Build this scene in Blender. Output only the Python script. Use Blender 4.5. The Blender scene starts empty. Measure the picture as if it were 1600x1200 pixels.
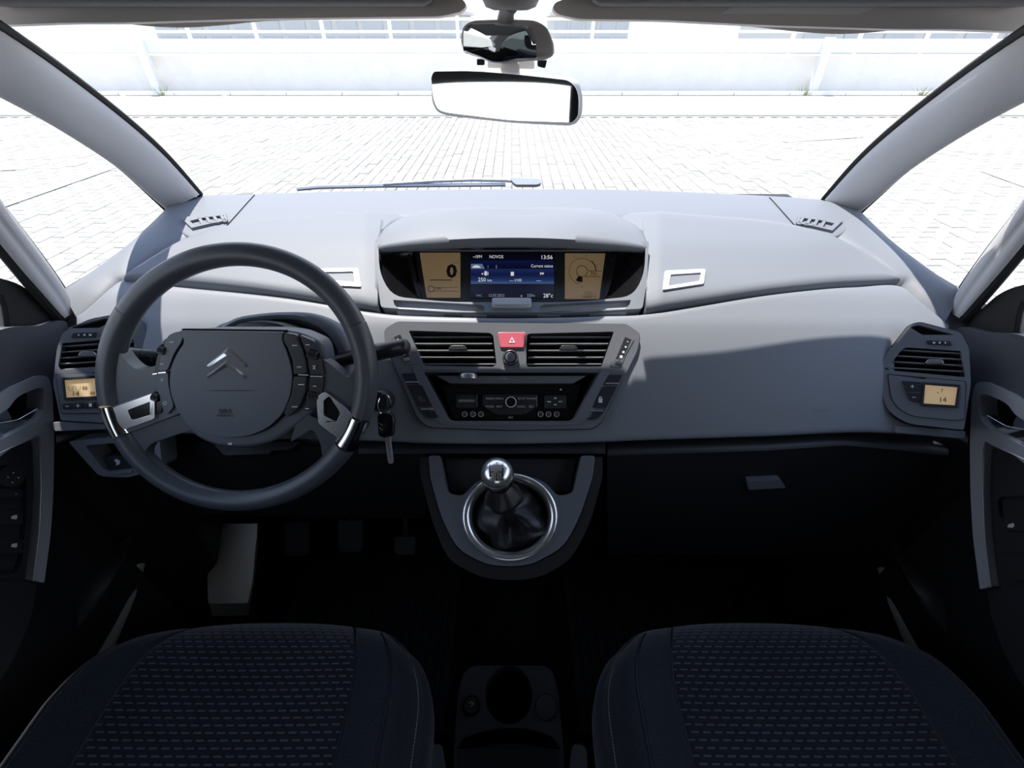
import bpy, bmesh, math, random
from math import radians, sin, cos, pi, sqrt, atan2
from mathutils import Vector, Matrix
from mathutils.geometry import tessellate_polygon

SC = bpy.context.scene
COL = SC.collection
random.seed(7)

# ------------------------------------------------------------------ camera
F = 1600 * 16.0 / 36.0
TH = radians(38.5)
CT, ST = cos(TH), sin(TH)
CAM = Vector((0, 0, 1.55))
cd = bpy.data.cameras.new('camera'); cam = bpy.data.objects.new('camera', cd); COL.objects.link(cam)
cd.lens = 16.0; cd.sensor_width = 36.0; cd.sensor_fit = 'HORIZONTAL'; cd.clip_start = 0.02; cd.clip_end = 600
cam.location = CAM; cam.rotation_euler = (pi / 2 - TH, 0, 0)
SC.camera = cam

# ------------------------------------------------------------------ light, sky, exposure
SC.view_settings.view_transform = 'Standard'; SC.view_settings.look = 'None'
SC.view_settings.gamma = 1.0; SC.view_settings.exposure = 0.0
SC.view_settings.use_curve_mapping = False
W = bpy.data.worlds.new('sky'); SC.world = W; W.use_nodes = True
wn = W.node_tree; wn.nodes.clear()
wo = wn.nodes.new('ShaderNodeOutputWorld'); wb = wn.nodes.new('ShaderNodeBackground')
tc = wn.nodes.new('ShaderNodeTexCoord'); sx = wn.nodes.new('ShaderNodeSeparateXYZ')
rp = wn.nodes.new('ShaderNodeValToRGB')
wn.links.new(tc.outputs['Generated'], sx.inputs[0]); wn.links.new(sx.outputs['Z'], rp.inputs[0])
rp.color_ramp.elements[0].position = 0.0; rp.color_ramp.elements[0].color = (1.0, 1.0, 1.0, 1)
rp.color_ramp.elements[1].position = 0.75; rp.color_ramp.elements[1].color = (0.46, 0.63, 1.0, 1)
wn.links.new(rp.outputs[0], wb.inputs[0]); wb.inputs[1].default_value = SKY_STRENGTH = 1.9
wn.links.new(wb.outputs[0], wo.inputs[0])
sd = bpy.data.lights.new('sun', 'SUN'); so = bpy.data.objects.new('sun', sd); COL.objects.link(so)
sd.energy = 9.2; sd.angle = radians(0.6); sd.color = (1.0, 0.93, 0.84)
SUNDIR = Vector((0.062, -0.135, -0.33)).normalized()
so.rotation_euler = SUNDIR.to_track_quat('-Z', 'Y').to_euler(); so.location = (0, 3, 8)

# ------------------------------------------------------------------ helpers
def ray(px, py):
    v = (600 - py) / F
    return Vector(((px - 800) / F, CT + v * ST, -ST + v * CT))
def U(px, py, d): return CAM + ray(px, py) * d
def UY(px, py, y): r = ray(px, py); return CAM + r * (y / r.y)
def UZ(px, py, z): r = ray(px, py); return CAM + r * ((z - CAM.z) / r.z)
def UX(px, py, x): r = ray(px, py); return CAM + r * (x / r.x)

class Pl:
    """a flat face standing in the scene: origin o, outward normal n"""
    def __init__(s, o, n): s.o = Vector(o); s.n = Vector(n).normalized()
    def at(s, px, py, h=0.0):
        r = ray(px, py)
        return CAM + r * ((s.o - CAM).dot(s.n) / r.dot(s.n)) + s.n * h
def pl3(a, b, c):
    n = (b - a).cross(c - a).normalized()
    if n.dot(CAM - a) < 0: n = -n
    return Pl(a, n)

KN = [(280, 1.135), (290, 1.095), (300, 1.06), (312, 1.018), (330, .967), (345, .936), (370, .892), (385, .868), (400, .850), (442, .806),
      (460, .79), (487, .775), (510, .765), (560, .755), (620, .750), (700, .750), (760, .752)]
def D(px, py):
    u = (px - 800) / 700.0
    if py <= KN[0][0]: d = KN[0][1] + (KN[0][0] - py) * .004
    elif py >= KN[-1][0]: d = KN[-1][1]
    else:
        for i in range(len(KN) - 1):
            if KN[i][0] <= py <= KN[i + 1][0]:
                x0, y0 = KN[max(i - 1, 0)]; x1, y1 = KN[i]; x2, y2 = KN[i + 1]; x3, y3 = KN[min(i + 2, len(KN) - 1)]
                t = (py - x1) / (x2 - x1); w = x2 - x1
                m1 = (y2 - y0) / (x2 - x0) * w; m2 = (y3 - y1) / (x3 - x1) * w
                d = (2*t**3-3*t*t+1)*y1 + (t**3-2*t*t+t)*m1 + (-2*t**3+3*t*t)*y2 + (t**3-t*t)*m2
                break
    return d - .022 * u * u
def S(px, py, h=0.0):
    p = U(px, py, D(px, py))
    if h:
        a = U(px + 3, py, D(px + 3, py)) - U(px - 3, py, D(px - 3, py))
        b = U(px, py - 3, D(px, py - 3)) - U(px, py + 3, D(px, py + 3))
        n = a.cross(b).normalized()
        if n.dot(CAM - p) < 0: n = -n
        p = p + n * h
    return p
def splane(px, py, lift=0.0):
    a = S(px - 12, py + 10); b = S(px + 12, py + 10); c = S(px, py - 12)
    p = pl3(a, b, c); p.o = p.o + p.n * lift
    return p

class Surf:
    def __init__(s, lift): s.lift = lift
    def at(s, px, py, h=0.0): return S(px, py, s.lift + h)
def rnd(pts, r, n=4):
    out = []; N = len(pts)
    for i in range(N):
        p = Vector(pts[i][:2]); a = Vector(pts[i - 1][:2]); b = Vector(pts[(i + 1) % N][:2])
        ri = pts[i][2] if len(pts[i]) > 2 else r
        u = a - p; v = b - p
        k = min(ri, u.length * .48, v.length * .48)
        if k < .2: out.append((p.x, p.y)); continue
        s = p + u.normalized() * k; e = p + v.normalized() * k
        for j in range(n + 1):
            t = j / n
            q = s * (1 - t) ** 2 + p * 2 * t * (1 - t) + e * t * t
            out.append((q.x, q.y))
    return out
def mir(pts): return [(1600 - p[0],) + tuple(p[1:]) for p in reversed(pts)]
def ell(cx, cy, rx, ry, n=32, a0=0, a1=360):
    full = abs(a1 - a0) >= 360
    return [(cx + rx * cos(radians(a0 + (a1 - a0) * i / (n if full else n - 1))), cy - ry * sin(radians(a0 + (a1 - a0) * i / (n if full else n - 1)))) for i in range(n)]
def smooth_line(pts, n=6):
    """Catmull-Rom through points of any dimension"""
    V = [Vector(p) for p in pts]; out = []
    for i in range(len(V) - 1):
        p0 = V[max(i - 1, 0)]; p1 = V[i]; p2 = V[i + 1]; p3 = V[min(i + 2, len(V) - 1)]
        for j in range(n):
            t = j / n
            out.append(.5 * ((2 * p1) + (p2 - p0) * t + (2 * p0 - 5 * p1 + 4 * p2 - p3) * t * t + (3 * p1 - p0 - 3 * p2 + p3) * t ** 3))
    out.append(V[-1]); return out

WOFF = {}
FONT_CACHE = {}
class M:
    def __init__(s): s.v = []; s.f = []
    def add(s, vs, fs):
        o = len(s.v); s.v += [Vector(v) for v in vs]; s.f += [tuple(i + o for i in f) for f in fs]; return s
    def prism(s, pl, pts, h0, h1, shrink=None):
        """outline in picture pixels traced onto the face pl, thick from h0 (back) to h1 (front)"""
        n = len(pts)
        a = [pl.at(x, y, h0) for x, y in [p[:2] for p in pts]]; b = [pl.at(x, y, h1) for x, y in [p[:2] for p in pts]]
        return s.loops(a, b)
    def loops(s, a, b):
        n = len(a)
        fs = [tuple(range(n)), tuple(range(2 * n - 1, n - 1, -1))] + [(i, (i + 1) % n, n + (i + 1) % n, n + i) for i in range(n)]
        return s.add(a + b, fs)
    def plate(s, pl, outer, holes, h0, h1, hole_deep=None):
        loops = [outer] + holes
        top = [[pl.at(p[0], p[1], h1) for p in l] for l in loops]
        tri = tessellate_polygon(top)
        flat = [v for l in top for v in l]; base = []
        for k, l in enumerate(loops):
            hh = h0 if (k == 0 or hole_deep is None) else hole_deep
            base += [pl.at(p[0], p[1], hh) for p in l]
        nt = len(flat)
        fs = [tuple(t) for t in tri]
        if hole_deep is None or abs(hole_deep - h0) < 1e-6:
            fs += [tuple(i + nt for i in reversed(t)) for t in tri]
        k = 0
        for l in loops:
            n = len(l)
            for i in range(n):
                j = (i + 1) % n
                fs.append((k + i, k + j, nt + k + j, nt + k + i))
            k += n
        return s.add(flat + base, fs)
    def dome(s, pl, pts, h0, h1, rings=6, power=2.0, flat=0.0, cen=None):
        """plate with a softly bulging face"""
        P = [Vector(p[:2]) for p in pts]; n = len(P)
        c = Vector(cen) if cen else sum(P, Vector((0, 0))) / n
        vs = [pl.at(p.x, p.y, h0) for p in P]; fs = [tuple(range(n))]
        for r in range(rings):
            t = 1 - r / rings
            h = h1 - (h1 - max(h0, 0) * 1 - flat) * 0 - (abs(h1 - h0)) * (1 - flat) * (t ** power) * (0.85)
            for p in P:
                q = c + (p - c) * t
                vs.append(pl.at(q.x, q.y, h))
        vs.append(pl.at(c.x, c.y, h1))
        for r in range(rings):
            for i in range(n):
                j = (i + 1) % n
                fs.append((r * n + i, r * n + j, (r + 1) * n + j, (r + 1) * n + i))
        for i in range(n): fs.append((rings * n + i, rings * n + (i + 1) % n, (rings + 1) * n))
        return s.add(vs, fs)
    def grid(s, rows, closed=False):
        n = len(rows[0]); vs = [p for r in rows for p in r]; fs = []
        for i in range(len(rows) - 1):
            for j in range(n if closed else n - 1):
                k = (j + 1) % n
                fs.append((i * n + j, i * n + k, (i + 1) * n + k, (i + 1) * n + j))
        return s.add(vs, fs)
    def tube(s, pts, r, n=10, closed=False, cap=True, flat=None):
        P = [Vector(p) for p in pts]; m = len(P); rows = []; prev = None
        for i, p in enumerate(P):
            if closed: t = (P[(i + 1) % m] - P[i - 1])
            else: t = P[min(i + 1, m - 1)] - P[max(i - 1, 0)]
            t.normalize()
            if prev is None:
                u = t.cross(Vector((0, 0, 1)));
                if u.length < .1: u = t.cross(Vector((1, 0, 0)))
            else: u = prev - t * prev.dot(t)
            u.normalize(); prev = u; w = t.cross(u)
            rr = r[i] if isinstance(r, (list, tuple)) else r
            rows.append([p + u * rr * cos(2 * pi * k / n) + w * rr * sin(2 * pi * k / n) * (flat or 1) for k in range(n)])
        if closed: rows.append(rows[0])
        s.grid(rows, True)
        if cap and not closed:
            o = len(s.v) - len(rows) * n
            s.f.append(tuple(o + k for k in range(n))); s.f.append(tuple(o + (len(rows) - 1) * n + k for k in reversed(range(n))))
        return s
    def lathe(s, c, ax, prof, n=32, cap=True):
        c = Vector(c); ax = Vector(ax).normalized(); u = ax.cross(Vector((0, 0, 1)))
        if u.length < .1: u = ax.cross(Vector((1, 0, 0)))
        u.normalize(); w = ax.cross(u)
        rows = [[c + ax * h + (u * cos(2 * pi * k / n) + w * sin(2 * pi * k / n)) * max(r, 1e-5) for k in range(n)] for r, h in prof]
        o = len(s.v); s.grid(rows, True)
        if cap:
            s.f.append(tuple(o + k for k in reversed(range(n)))); s.f.append(tuple(o + (len(rows) - 1) * n + k for k in range(n)))
        return s
    def box(s, c, size, rot=None):
        c = Vector(c); h = [x / 2 for x in size]
        vs = [Vector((x * h[0], y * h[1], z * h[2])) for x in (-1, 1) for y in (-1, 1) for z in (-1, 1)]
        if rot: vs = [rot @ v for v in vs]
        return s.add([c + v for v in vs], [(0, 1, 3, 2), (4, 6, 7, 5), (0, 4, 5, 1), (2, 3, 7, 6), (0, 2, 6, 4), (1, 5, 7, 3)])
    def text(s, pl, txt, px, py, hpx, h=.0004, align='LEFT', bold=0.0, wide=1.0, rot=0.0):
        c = bpy.data.curves.new('t', 'FONT'); c.body = txt; c.align_x = align; c.resolution_u = 2; c.offset = bold; c.extrude = 0
        o = bpy.data.objects.new('t', c); COL.objects.link(o)
        dg = bpy.context.evaluated_depsgraph_get(); me = bpy.data.meshes.new_from_object(o.evaluated_get(dg))
        P0 = pl.at(px, py); ex = (pl.at(px + 4, py) - P0) / 4; ey = (pl.at(px, py - 4) - P0) / 4
        k = hpx / .72
        cr, sr = cos(rot), sin(rot)
        vs = []
        for v in me.vertices:
            x, y = v.co.x * k * wide, v.co.y * k
            vs.append(P0 + ex * (x * cr - y * sr) + ey * (x * sr + y * cr) + pl.n * h)
        s.add(vs, [tuple(p.vertices) for p in me.polygons])
        bpy.data.objects.remove(o); bpy.data.curves.remove(c); bpy.data.meshes.remove(me)
        return s
    def build(s, name, mat, parent=None, bevel=0, seg=2, sharp=38, smooth=True, label=None, normals=True, sub=0):
        vs = s.v
        if parent is not None: off = WOFF[parent.name_full]
        else:
            lo = Vector([min(v[i] for v in vs) for i in range(3)]); hi = Vector([max(v[i] for v in vs) for i in range(3)])
            off = Vector(((lo.x + hi.x) / 2, (lo.y + hi.y) / 2, lo.z))
        me = bpy.data.meshes.new(name)
        me.from_pydata([v - off for v in vs], [], s.f); me.validate()
        if normals:
            bm = bmesh.new(); bm.from_mesh(me); bmesh.ops.recalc_face_normals(bm, faces=bm.faces); bm.to_mesh(me); bm.free()
        if smooth:
            me.shade_smooth(); me.set_sharp_from_angle(angle=radians(sharp))
        me.materials.append(mat)
        o = bpy.data.objects.new(name, me); COL.objects.link(o)
        if parent is not None: o.parent = parent
        else: o.location = off
        if sub:
            m = o.modifiers.new('s', 'SUBSURF'); m.levels = sub; m.render_levels = sub
        if bevel:
            m = o.modifiers.new('b', 'BEVEL'); m.width = bevel; m.segments = seg; m.limit_method = 'ANGLE'; m.angle_limit = radians(35)
            m.harden_normals = True; m.use_clamp_overlap = True
        WOFF[o.name_full] = off
        if label: o['label'] = label
        return o
def thing(name, label, cat, loc, group=None):
    o = bpy.data.objects.new(name, None); COL.objects.link(o); o.location = loc; o.empty_display_size = .05
    o['label'] = label; o['category'] = cat
    if group: o['group'] = group
    WOFF[o.name_full] = Vector(loc); return o
def tag(o, label, cat, group=None, kind=None):
    o['label'] = label; o['category'] = cat
    if group: o['group'] = group
    if kind: o['kind'] = kind
    return o
def struct(o, label, kind='structure'):
    o['kind'] = kind; o['label'] = label; return o

# ------------------------------------------------------------------ materials
def mat(name, col, rough=.5, metal=0.0, spec=.5, noise=0, nscale=300, bump=0.0, emit=None, es=1.0, coat=0.0, vary=0.0, sheen=0.0):
    m = bpy.data.materials.new(name); m.use_nodes = True; nt = m.node_tree; b = nt.nodes['Principled BSDF']
    b.inputs['Base Color'].default_value = (*col, 1); b.inputs['Roughness'].default_value = rough
    b.inputs['Metallic'].default_value = metal; b.inputs['Specular IOR Level'].default_value = spec
    b.inputs['Coat Weight'].default_value = coat; b.inputs['Sheen Weight'].default_value = sheen
    if emit: b.inputs['Emission Color'].default_value = (*emit, 1); b.inputs['Emission Strength'].default_value = es
    if bump or vary:
        t = nt.nodes.new('ShaderNodeTexCoord'); n = nt.nodes.new('ShaderNodeTexNoise'); n.inputs['Scale'].default_value = nscale
        n.inputs['Detail'].default_value = 3
        nt.links.new(t.outputs['Object'], n.inputs['Vector'])
        if bump:
            bp = nt.nodes.new('ShaderNodeBump'); bp.inputs['Strength'].default_value = bump; bp.inputs['Distance'].default_value = .0006
            nt.links.new(n.outputs['Fac'], bp.inputs['Height']); nt.links.new(bp.outputs[0], b.inputs['Normal'])
        if vary:
            n2 = nt.nodes.new('ShaderNodeTexNoise'); n2.inputs['Scale'].default_value = nscale / 12; nt.links.new(t.outputs['Object'], n2.inputs['Vector'])
            r = nt.nodes.new('ShaderNodeValToRGB'); nt.links.new(n2.outputs['Fac'], r.inputs[0])
            r.color_ramp.elements[0].position = .3; r.color_ramp.elements[1].position = .7
            r.color_ramp.elements[0].color = (*[c * (1 - vary) for c in col], 1); r.color_ramp.elements[1].color = (*[min(1, c * (1 + vary)) for c in col], 1)
            nt.links.new(r.outputs[0], b.inputs['Base Color'])
    return m
def ribbed(m, axis='Z', scale=260, strength=.25, dist=.0006):
    nt = m.node_tree; b = nt.nodes['Principled BSDF']
    t = nt.nodes.new('ShaderNodeTexCoord'); w = nt.nodes.new('ShaderNodeTexWave'); w.bands_direction = axis; w.inputs['Scale'].default_value = scale
    bp = nt.nodes.new('ShaderNodeBump'); bp.inputs['Strength'].default_value = strength; bp.inputs['Distance'].default_value = dist
    nt.links.new(t.outputs['Object'], w.inputs['Vector']); nt.links.new(w.outputs['Fac'], bp.inputs['Height']); nt.links.new(bp.outputs[0], b.inputs['Normal'])
    return m
DASH = (.172, .186, .214)
m_dash = mat('soft_grey_plastic', DASH, .55, spec=.32, bump=.12, nscale=900)
m_fascia = ribbed(mat('ribbed_grey_plastic', tuple(c * 1.12 for c in DASH), .5, spec=.45), 'Z', 230, .08)
m_panel = mat('satin_grey_panel', (.145, .155, .178), .38, spec=.5, bump=.05, nscale=900)
m_dark = mat('charcoal_plastic', (.024, .026, .032), .45, bump=.15, nscale=700)
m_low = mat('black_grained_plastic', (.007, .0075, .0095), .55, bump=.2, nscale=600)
m_black = mat('matt_black', (.004, .004, .004), .7, spec=.2)
m_gloss = mat('gloss_black', (.006, .006, .007), .18)
m_rubber = mat('black_rubber', (.008, .008, .009), .65, spec=.3)
m_chrome = mat('chrome', (.86, .87, .89), .07, 1.0)
m_satin = mat('satin_silver', (.50, .51, .54), .32, .9)
m_silverp = mat('silver_painted_plastic', (.46, .48, .53), .4, .15)
m_sticker = mat('bright_silver_trim', (.75, .76, .78), .3, .6)
m_leather = mat('black_leather', (.080, .089, .108), .38, spec=.6, bump=.25, nscale=450)
m_leather2 = mat('gaiter_leather', (.012, .0125, .015), .36, spec=.5, bump=.25, nscale=350)
m_airbag = mat('airbag_plastic', (.122, .136, .168), .42, bump=.1, nscale=900)
m_button = mat('button_plastic', (.028, .03, .036), .35)
m_white = mat('white_print', (.75, .76, .78), .5)
m_faint = mat('grey_print', (.22, .23, .25), .5)
m_pillar = mat('light_grey_trim', (.50, .50, .52), .55, bump=.08, nscale=500)
m_visor = mat('beige_grey_vinyl', (.76, .70, .65), .6, bump=.1, nscale=300)
m_head = mat('headliner_cloth', (.30, .29, .28), .9, bump=.2, nscale=400)
m_mirror = mat('mirror_glass', (.82, .85, .86), .02, 1.0)
m_mhouse = mat('pale_grey_plastic', (.52, .49, .46), .45)
m_carpet = mat('black_carpet', (.008, .008, .009), .95, spec=.1, bump=.5, nscale=900)
m_sill = mat('grey_carpet_edge', (.30, .29, .27), .9, bump=.5, nscale=700)
m_steel = mat('brushed_steel', (.66, .62, .55), .5, 1.0)
m_red = mat('red_button', (.62, .13, .18), .35)
m_paint = mat('car_paint', (.25, .26, .28), .3)
m_lcd = mat('amber_lcd', (.30, .225, .14), .4, emit=(.55, .36, .17), es=.16)
m_lcd2 = mat('bright_amber_lcd', (.60, .48, .30), .4, emit=(.9, .6, .28), es=.25)
m_lcdk = mat('lcd_segment', (.015, .012, .01), .5)
m_lcdf = mat('faint_lcd_segment', (.12, .09, .06), .5)
m_stitch = mat('grey_thread', (.35, .33, .30), .8)

def glass_mat():
    m = bpy.data.materials.new('window_glass'); m.use_nodes = True; nt = m.node_tree; nt.nodes.clear()
    o = nt.nodes.new('ShaderNodeOutputMaterial'); mx = nt.nodes.new('ShaderNodeMixShader'); t = nt.nodes.new('ShaderNodeBsdfTransparent')
    g = nt.nodes.new('ShaderNodeBsdfGlossy'); g.inputs['Roughness'].default_value = .0
    fr = nt.nodes.new('ShaderNodeLayerWeight'); fr.inputs['Blend'].default_value = .5
    pw = nt.nodes.new('ShaderNodeMath'); pw.operation = 'POWER'; pw.inputs[1].default_value = 5; nt.links.new(fr.outputs['Facing'], pw.inputs[0])
    ml = nt.nodes.new('ShaderNodeMath'); ml.operation = 'MULTIPLY_ADD'; ml.inputs[1].default_value = .30; ml.inputs[2].default_value = .015; nt.links.new(pw.outputs[0], ml.inputs[0])
    t.inputs[0].default_value = (.97, .985, .98, 1)
    nt.links.new(ml.outputs[0], mx.inputs[0]); nt.links.new(t.outputs[0], mx.inputs[1]); nt.links.new(g.outputs[0], mx.inputs[2]); nt.links.new(mx.outputs[0], o.inputs[0])
    return m
m_glass = glass_mat()
m_tint = glass_mat(); m_tint.name = 'added_tint_glass'  # tint added to the unseen rear side glass to cut fill light
for n_ in m_tint.node_tree.nodes:
    if n_.type == 'BSDF_TRANSPARENT': n_.inputs[0].default_value = (.30, .33, .34, 1)

def seat_fabric(name, base, dash, insert=True):
    m = bpy.data.materials.new(name); m.use_nodes = True; nt = m.node_tree; b = nt.nodes['Principled BSDF']
    b.inputs['Roughness'].default_value = .9; b.inputs['Specular IOR Level'].default_value = .2; b.inputs['Sheen Weight'].default_value = .25
    b.inputs['Sheen Roughness'].default_value = .4
    N = nt.nodes.new; L = nt.links.new
    t = N('ShaderNodeTexCoord'); s = N('ShaderNodeSeparateXYZ'); L(t.outputs['Object'], s.inputs[0])
    def mth(op, a, c=None, d=None):
        x = N('ShaderNodeMath'); x.operation = op
        for i, q in enumerate((a, c, d)):
            if q is None: continue
            if isinstance(q, (int, float)): x.inputs[i].default_value = q
            else: L(q, x.inputs[i])
        return x.outputs[0]
    if insert:
        row = mth('MULTIPLY', s.outputs['Y'], 118.0)
        rf = mth('FLOOR', row); fr = mth('FRACT', row)
        off = mth('MULTIPLY', mth('MODULO', mth('ABSOLUTE', rf), 2.0), .5)
        fx = mth('FRACT', mth('ADD', mth('MULTIPLY', s.outputs['X'], 62.0), mth('ADD', off, 50.0)))
        isd = mth('MULTIPLY', mth('LESS_THAN', fr, .26), mth('LESS_THAN', fx, .66))
        gro = mth('MULTIPLY', mth('GREATER_THAN', fr, .62), 1.0)
        mx = N('ShaderNodeMix'); mx.data_type = 'RGBA'; L(isd, mx.inputs[0]); mx.inputs[6].default_value = (*base, 1); mx.inputs[7].default_value = (*dash, 1)
        nz = N('ShaderNodeTexNoise'); nz.inputs['Scale'].default_value = 9; L(t.outputs['Object'], nz.inputs['Vector'])
        hs = N('ShaderNodeHueSaturation'); L(mx.outputs[2], hs.inputs['Color']); L(mth('ADD', mth('MULTIPLY', nz.outputs[0], .8), .6), hs.inputs['Value'])
        L(hs.outputs[0], b.inputs['Base Color'])
        hgt = mth('SUBTRACT', mth('SINE', mth('MULTIPLY', fr, pi)), mth('MULTIPLY', gro, .5))
    else:
        w = N('ShaderNodeTexVoronoi'); w.inputs['Scale'].default_value = 330; L(t.outputs['Object'], w.inputs['Vector'])
        mx = N('ShaderNodeMix'); mx.data_type = 'RGBA'; L(w.outputs[0], mx.inputs[0]); mx.inputs[6].default_value = (*base, 1); mx.inputs[7].default_value = (*dash, 1)
        L(mx.outputs[2], b.inputs['Base Color']); hgt = w.outputs[0]
    bp = N('ShaderNodeBump'); bp.inputs['Strength'].default_value = .5; bp.inputs['Distance'].default_value = .0015
    L(hgt, bp.inputs['Height']); L(bp.outputs[0], b.inputs['Normal'])
    return m
m_insert = seat_fabric('striped_seat_fabric', (.013, .014, .019), (.075, .08, .10))
m_bolst = seat_fabric('plain_seat_fabric', (.015, .017, .023), (.024, .027, .036), False)

def ground_mat(name, c1, c2, s1=.5):
    m = bpy.data.materials.new(name); m.use_nodes = True; nt = m.node_tree; b = nt.nodes['Principled BSDF']; b.inputs['Roughness'].default_value = .9
    N = nt.nodes.new; L = nt.links.new; t = N('ShaderNodeTexCoord')
    n = N('ShaderNodeTexNoise'); n.inputs['Scale'].default_value = s1; n.inputs['Detail'].default_value = 8; n.inputs['Roughness'].default_value = .7
    L(t.outputs['Object'], n.inputs['Vector']); r = N('ShaderNodeValToRGB'); L(n.outputs[0], r.inputs[0])
    r.color_ramp.elements[0].position = .35; r.color_ramp.elements[1].position = .65; r.color_ramp.elements[0].color = (*c1, 1); r.color_ramp.elements[1].color = (*c2, 1)
    L(r.outputs[0], b.inputs['Base Color']); return m
m_paver = ground_mat('pale_concrete_paver', (.255, .247, .228), (.325, .316, .295), 1.6)
m_joint = ground_mat('sandy_joint', (.225, .218, .195), (.27, .262, .24), 3)
m_line = ground_mat('white_road_paint', (.5, .5, .5), (.6, .6, .6), 5)
m_conc = ground_mat('white_concrete', (.86, .83, .77), (.92, .89, .84), 2)
m_whitep = mat('white_painted_steel', (.86, .86, .85), .5)
m_weed = mat('dry_weed', (.30, .33, .12), .9)
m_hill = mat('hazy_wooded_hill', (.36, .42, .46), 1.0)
m_bwall = mat('pale_render', (.62, .62, .60), .9)
m_bwin = mat('tinted_window', (.50, .53, .55), .2)

# ================================================================== OUTSIDE
GY = 10.95
g = M().box((0, 20, -.032), (160, 60, .04)).box((0, -14, -.032), (60, 40, .04))
ground = struct(g.build('ground', m_joint, smooth=False), 'sunlit block-paved car park outside the windows')
def proj(p):
    q = p - CAM; dz = q.y * CT - q.z * ST
    return (800 + F * q.x / dz, 600 - F * (q.y * ST + q.z * CT) / dz, dz)
PW, PL_, GAP = .125, .25, .005
def paver_geo(cx, cy, h, t):
    a, b = PW / 2 - GAP / 2, PL_ / 2 - GAP / 2; c = .006
    vs = [(cx - a, cy - b, h - .035), (cx + a, cy - b, h - .035), (cx + a, cy + b, h - .035), (cx - a, cy + b, h - .035),
          (cx - a, cy - b, h - c), (cx + a, cy - b, h - c + t), (cx + a, cy + b, h - c + t), (cx - a, cy + b, h - c),
          (cx - a + c, cy - b + c, h), (cx + a - c, cy - b + c, h + t), (cx + a - c, cy + b - c, h + t), (cx - a + c, cy + b - c, h)]
    fs = [(8, 9, 10, 11)] + [(i, (i + 1) % 4, 4 + (i + 1) % 4, 4 + i) for i in range(4)] + [(4 + i, 4 + (i + 1) % 4, 8 + (i + 1) % 4, 8 + i) for i in range(4)]
    return vs, fs
cells = []
nx = int(12.5 / PW)
for i in range(-nx, nx):
    for j in range(4, 50):
        x = (i + .5) * PW; y = j * PL_ + (PL_ / 2 if i % 2 else 0)
        if y > GY - .2 or (abs(x) < 1.0 and y < 2.3) or y < 1.2: continue
        cells.append((x, y))
from mathutils.geometry import intersect_point_tri_2d
def inpoly(p, poly):
    x, y = p; r = False
    for i in range(len(poly)):
        x1, y1 = poly[i]; x2, y2 = poly[i - 1]
        if (y1 > y) != (y2 > y) and x < (x2 - x1) * (y - y1) / (y2 - y1) + x1: r = not r
    return r
WL = [(0, 145), (100, 200), (250, 325), (100, 440), (0, 330)]
WR = [(1600 - x, y) for x, y in WL]
cand = []
for k, (x, y) in enumerate(cells):
    p = proj(Vector((x, y, 0)))
    if p[2] > 0 and (inpoly(p[:2], WL) or inpoly(p[:2], WR)): cand.append((p[2], k))
cand.sort(); single = set(k for _, k in cand[:290])
protos = []
for s_ in range(6):
    vs, fs = paver_geo(0, 0, 0, random.uniform(-.002, .002)); me = bpy.data.meshes.new('paver'); me.from_pydata(vs, [], fs); me.materials.append(m_paver); protos.append(me)
rest = M()
goff = WOFF[ground.name_full]
for k, (x, y) in enumerate(cells):
    h = random.uniform(-.003, .003)
    if k in single:
        o = bpy.data.objects.new('paver', random.choice(protos)); COL.objects.link(o); o.parent = ground; o.location = Vector((x, y, h)) - goff
    else:
        vs, fs = paver_geo(x, y, h, random.uniform(-.002, .002)); rest.add(vs, fs)
o = rest.build('paving', m_paver, ground, smooth=False, normals=False); o['kind'] = 'stuff'
M().box((0, GY + 2.3, -.012), (60, 4.3, .03)).build('asphalt_strip', m_paver, ground, smooth=False)
tag(M().box((0, GY, -.008), (60, .14, .02)).build('drain_channel', m_joint, smooth=False), 'narrow dark drain channel crossing the whole car park', 'drain')
def line_(p, q, w, lab):
    a = UZ(*p, .0); b = UZ(*q, .0); t = (b - a).normalized(); n = Vector((-t.y, t.x, 0)) * w / 2
    q_ = [a + n, a - n, b - n, b + n]
    tag(M().loops([v + Vector((0, 0, .004)) for v in q_], [v + Vector((0, 0, .010)) for v in q_]).build('parking_line', m_line, smooth=False), lab, 'road marking', 'painted parking lines')
line_((-60, 345), (178, 262), .11, 'white parking line nearest the left quarter window glass')
line_((-40, 268), (42, 264), .1, 'short white parking line high in the left quarter window')
line_((165, 157), (262, 133), .1, 'white parking line beside the left windscreen pillar, left of a parallel one')
line_((275, 171), (400, 137), .1, 'white parking line right of a parallel one seen through the windscreen')
line_((1538, 268), (1660, 312), .11, 'white parking line in the upper right quarter window')
line_((1225, 222), (1345, 214), .1, 'faint white line low in the windscreen beside the right pillar')
# concrete wall with steel barrier, posts, railing
wl = M().box((0, 15.2, .43), (70, .3, .86)).build('boundary_wall', m_conc, smooth=False, bevel=.02)
tag(wl, 'low pale concrete wall along the far edge of the car park', 'wall')
br = thing('crash_barrier', 'white steel barrier beam along the top of the far wall', 'barrier', (0, 14.9, .8))
M().box((0, 14.93, 1.05), (70, .16, .30)).build('beam', m_whitep, br, smooth=False, bevel=.03)
for px_ in (231, 1283):
    p = UY(px_, 100, 14.8)
    M().box((p.x, 14.78, .62), (.22, .14, 1.24)).build('post', m_whitep, br, smooth=False, bevel=.01)
rl = thing('railing', 'white tubular railing standing behind the far wall', 'railing', (0, 17.5, 0))
for z in (1.62, 1.32): M().tube([(-30, 17.5, z), (30, 17.5, z)], .035, 8).build('rail', m_whitep, rl)
for i in range(29): M().box(((i - 14) * 2.05 + .4, 17.5, .85), (.09, .09, 1.7)).build('post', m_whitep, rl, smooth=False)
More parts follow.
